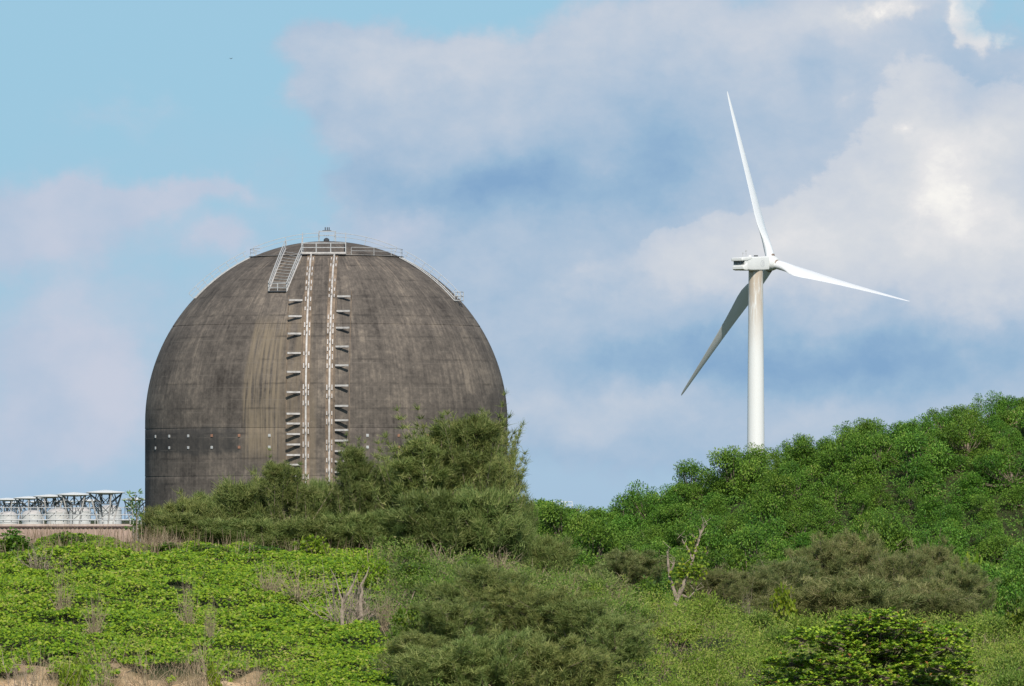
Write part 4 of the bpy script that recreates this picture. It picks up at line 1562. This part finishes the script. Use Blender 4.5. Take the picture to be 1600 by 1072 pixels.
# --- dry twiggy shrubs
def dead_proto(seed, m_=M_twig, H=1.1, Wd=1.2, nst=46, thick=.013):
    r_ = np.random.default_rng(seed)
    root = proto_root('dry_shrub', 'dry shrub')
    k = MB()
    for i in range(nst):
        th = r_.random() * 6.28
        cur = np.array([math.cos(th), math.sin(th), 0]) * r_.random() * Wd * .18
        d = np.array([math.cos(th) * .55, math.sin(th) * .55, 1.0]) + r_.normal(size=3) * .3
        d /= np.linalg.norm(d)
        ln = H * (.5 + .65 * r_.random())
        pts_ = [cur.copy()]
        for s_ in range(5):
            d = d + r_.normal(size=3) * .22
            d /= np.linalg.norm(d)
            cur = cur + d * ln / 5
            pts_.append(cur.copy())
        tk = thick * (.6 + .9 * r_.random())
        k.tube([tuple(x) for x in pts_], [tk, tk * .85, tk * .7, tk * .55, tk * .4, tk * .2], 4, cap=False)
        for b_ in range(3):
            j = r_.integers(1, 5)
            d2 = d + r_.normal(size=3) * .7
            d2 /= np.linalg.norm(d2)
            p0 = pts_[j]
            k.tube([tuple(p0), tuple(p0 + d2 * ln * .16), tuple(p0 + (d2 + r_.normal(size=3) * .25) * ln * .32)], [tk * .6, tk * .4, tk * .15], 3, cap=False)
    o = k.build('branches', m_, root)
    root['H'] = max(q[2] for q in k.v) * .96
    root['W'] = Wd
    return root


dryP = Planter([dead_proto(500), dead_proto(501, M_pale, 1.0, 1.3, 40, .010), dead_proto(502, M_twig, .9, 1.5, 60, .010)])
DS = [(0, 100, 217, 868, 26, 'bare twiggy grey shrub standing at the left in the green vines'),
      (2, 150, 214, 916, 40, 'low dead brush with a dark centre in the green vines'),
      (0, 294, 216, 890, 26, 'bare twiggy shrub in the vines below the left edge of the dome'),
      (2, 330, 212, 926, 30, 'low dry brush on the vine slope left of the stump'),
      (1, 535, 216, 874, 80, 'spreading bleached dead shrub with a thick grey stump'),
      (1, 566, 218, 878, 60, 'bleached dead shrub right of the grey stump'),
      (2, 600, 216, 912, 40, 'dry grey brush right of the bleached shrubs'),
      (0, 470, 222, 872, 60, 'tan twiggy brush on the dune top above the stump'),
      (2, 420, 224, 868, 60, 'thin tan brush high on the dune in front of the thicket'),
      (1, 42, 200, 1000, 90, 'tangle of fallen pale branches on the sand at the bottom left'),
      (0, 75, 199, 1010, 80, 'leaning dry branches right of the fallen tangle at the bottom left'),
      (2, 165, 200, 1018, 80, 'dry brown brush at the bottom between the sand patches'),
      (0, 320, 201, 990, 75, 'tall dry reedy brush beside the bare sand at the bottom'),
      (2, 300, 200, 1012, 60, 'low dry brush on the edge of the bare sand'),
      (2, 395, 200, 1022, 60, 'dry brush at the right end of the bare sand'),
      (0, 230, 201, 1010, 60, 'thin dry brush above the sand at the bottom left'),
      (0, 690, 236, 845, 60, 'dry brush below the dark thicket on the crest'),
      (2, 780, 236, 852, 80, 'dry brown brush right below the thicket'),
      (1, 650, 236, 838, 34, 'thin pale dead branches in front of the dark thicket'),
      (0, 940, 240, 892, 70, 'dry brown brush at the right end of the dune crest'),
      (1, 1165, 243, 905, 26, 'thin pale dead branches among the olive bushes'),
      (1, 60, 230, 838, 60, 'thin pale branches on the crest at the left'),
      (0, 245, 236, 828, 60, 'dry stalks below the lower left edge of the dome')]
for j, px, Y, pt, wp, lab in DS:
    dryP.put(j, px, Y, pt, wp, lab, 'dry shrub', None, rng.random() * 6.28)

# thick stump at the bleached shrub
q = at(536, 985, 215)
st_ = empty('grey_stump', 'weathered grey forked stump sticking out of the vines', 'stump', (q.x, 215, gz(q.x, 215)))
zg = gz(q.x, 215)


def s2(px, py, dy=0.0):
    a = at(px, py, 215)
    return (a.x - q.x, dy, a.z - zg)


k = MB()
k.tube([(0, 0, -.1), s2(534, 955), s2(536, 942), s2(530, 925), s2(525, 905), s2(516, 888)], [.05, .045, .035, .02, .013, .005], 6)
k.tube([s2(536, 944), s2(543, 930, -.1), s2(552, 912), s2(560, 890)], [.035, .028, .02, .008], 5)
k.build('trunk', M_pale, st_)
q2 = at(566, 945, 216)
st2 = empty('grey_stump', 'crooked bleached trunk right of the forked stump in the vines', 'stump', (q2.x, 216, gz(q2.x, 216)))
k = MB()
zz = gz(q2.x, 216)
pp = lambda px, py: (lambda a: (a.x - q2.x, 0, a.z - zz))(at(px, py, 216))
k.tube([(0, 0, -.1), pp(563, 938), pp(566, 925), pp(564, 915), pp(572, 900), pp(577, 885)], [.05, .045, .035, .035, .022, .006], 6)
k.tube([pp(564, 936), pp(556, 946)], [.03, .01], 5)
k.tube([pp(564, 936), pp(575, 946)], [.03, .01], 5)
k.build('trunk', M_pale, st2)

# ------------------------------------------------------------------ ground vines, grass, scrub, reeds (uncountable)
rng = np.random.default_rng(77)


def scatter(n, x0, x1, y0, y1):
    # denser sampling towards the lower, nearer edge is not needed: uniform over the slope
    x = x0 + (x1 - x0) * rng.random(n)
    y = y0 + (y1 - y0) * rng.random(n)
    z = ground(x, y)
    px, py = topix(x, y, z)
    return x, y, z, px, py


# vines
x, y, z, px, py = scatter(340000, -16.5, 1.5, 193, 241)
edge = 610 + (fnoise(px / 70, py / 40, 41) - .5) * 220 - sm(py, 880, 1000) * -30 - (1 - sm(py, 850, 930)) * 60
bare = fnoise(x * .55, y * .45, 51)
patchy = fnoise(x * .9, y * .7, 57, 4)
keep = (px < edge) & (sandmask(px, py) < .35) & (bare > .26) & (patchy > .24) & (px > -120)
x, y, z, patchy = x[keep], y[keep], z[keep], patchy[keep]
mound = .05 + .24 * sm(fnoise(x * .8, y * .8, 61, 3), .35, .72) + .15 * (fnoise(x * 3.1, y * 1.9, 63) - .3)
hgt = np.maximum(.03, mound) * (1 - .45 * rng.random(len(x)) ** 2)
C_ = np.stack([x, y, z + hgt], 1)
az_ = rng.random(len(x)) * 6.28
A_ = np.stack([np.cos(az_), np.sin(az_), .25 * rng.normal(size=len(x))], 1)
N_ = np.array([0.05, -.7, 1.0]) + rng.normal(size=(len(x), 3)) * .45
V_, F_, t_ = leaves(C_, A_, N_, (.058 + .05 * fnoise(x * .6, y * .6, 65)) * (.65 + .7 * rng.random(len(x))), (.054 + .045 * fnoise(x * .6, y * .6, 65)) * (.65 + .5 * rng.random(len(x))), rng)
tag(np_mesh('ground_vine', V_, F_, M_vine, None, t_), 'bright green creeping vine leaves covering the dune slope', 'ground cover', kind='stuff')


def blades(name, x, y, z, hmin, hmax, wd, m_, label, cat, lean=.35):
    n = len(x)
    A_ = np.stack([rng.normal(size=n) * lean, rng.normal(size=n) * lean, np.ones(n)], 1)
    V_, F_, t_ = leaves(np.stack([x, y, z - .02], 1), A_, np.stack([rng.normal(size=n) * .6, -np.ones(n), .5 * np.ones(n)], 1),
                        hmin + (hmax - hmin) * rng.random(n) ** 1.5, wd * (.6 + .8 * rng.random(n)), rng, 'strip')
    return tag(np_mesh(name, V_, F_, m_, None, t_), label, cat, kind='stuff')


def mounds(name, n, box, keepf, m_, label, cat, L, W, amp, sc, seed, lift=.5):
    """low leafy cover swelling into bushy mounds"""
    x, y, z, px, py = scatter(n, *box)
    k_ = keepf(px, py, x, y)
    x, y, z = x[k_], y[k_], z[k_]
    n = len(x)
    md = sm(fnoise(x * sc, y * sc * .8, seed, 3), .32, .72)
    md2 = sm(fnoise(x * sc * 3.1, y * sc * 2.6, seed + 3, 2), .3, .75)
    top = .05 + amp * md * (.55 + .45 * md2) + .10 * md2
    C_ = np.stack([x, y, z + top * (1 - .6 * rng.random(n) ** 2.2)], 1)
    A_ = rng.normal(size=(n, 3)) * np.array([.8, .8, .5]) + np.array([0, -.15, lift])
    N_ = np.array([0, -.5, .8]) + rng.normal(size=(n, 3)) * .6
    V_, F_, t_ = leaves(C_, A_, N_, L * (.5 + .9 * rng.random(n)), W * (.6 + .7 * rng.random(n)), rng)
    return tag(np_mesh(name, V_, F_, m_, None, np.clip(t_ * .8 + .2 * np.repeat(md2, 4), 0, 1)), label, cat, kind='stuff')


def scrub_keep(px, py, x, y):
    edge = 590 + (fnoise(px / 60, py / 40, 43) - .5) * 170
    return (px > edge) & (px < 1010 + (fnoise(px / 40, py / 40, 44) - .5) * 140)


def grass_keep(px, py, x, y):
    edge = 960 + (fnoise(px / 50, py / 30, 45) - .5) * 130 + (1 - sm(py, 980, 1040)) * 40
    return (px > edge) & (px < 2000)


mounds('scrub', 150000, (-9, 7, 196, 243), scrub_keep, M_scrub, 'olive green scrubby forbs on the right part of the dune', 'scrub', .085, .026, .60, 1.15, 66)
mounds('low_scrub', 260000, (1.5, 21, 186, 244), grass_keep, M_grass, 'yellow green low scrub filling the bottom right', 'scrub', .085, .026, .75, 1.15, 68)
x, y, z, px, py = scatter(26000, -9, 17, 190, 243)
k_ = (px > 600) & (px < 1720) & (fnoise(x * .7, y * .6, 81, 3) > .5)
blades('wispy_grass', x[k_], y[k_], z[k_], .2, .62, .014, M_dry, 'wispy tan grass stems standing among the low scrub', 'grass', .4)
# undergrowth in the hollow
x, y, z, px, py = scatter(70000, 0, 34, 244, 345)
blades('undergrowth', x, y, z, .15, .7, .04, M_scrub, 'olive undergrowth between the bushes of the hollow', 'undergrowth', .5)
# undergrowth between the hill shrubs
mounds('hill_undergrowth', 420000, (-4, 78, 476, 530), lambda px, py, x, y: px < 3000, M_hill, 'dense leafy green undergrowth filling the hillside between the shrubs', 'undergrowth',
       .125, .062, .70, .55, 91, .2)
# dry reeds on the crest, left
x, y, z, px, py = scatter(9000, -17, -3.5, 232, 243)
keep = rng.random(len(x)) < (.9 - .7 * sm(px, 225, 330)) * sm(fnoise(x * 1.2, y * .6, 71), .3, .6)
x, y, z = x[keep], y[keep], z[keep]
blades('dry_reeds', x, y, z, .2, .85, .016, M_dry, 'dry brown reedy stalks along the dune crest', 'dry reeds', .22)
# dry grass around the sand and between vines
x, y, z, px, py = scatter(60000, -16, 1, 193, 238)
sm_ = sandmask(px, py)
near = sm(py + (fnoise(px / 50, py / 50, 73) - .5) * 60, 1000, 1050) * (px < 470)
keep = rng.random(len(x)) < np.maximum(.8 * near * (sm_ < .8), .22 * (fnoise(x * .55, y * .45, 51) < .33) + .10 * (fnoise(x * .9, y * .7, 57, 4) < .35))
x, y, z = x[keep], y[keep], z[keep]
blades('dry_grass', x, y, z, .10, .45, .014, M_dry, 'tan dry grass around the bare sand and in gaps of the vines', 'dry grass', .6)
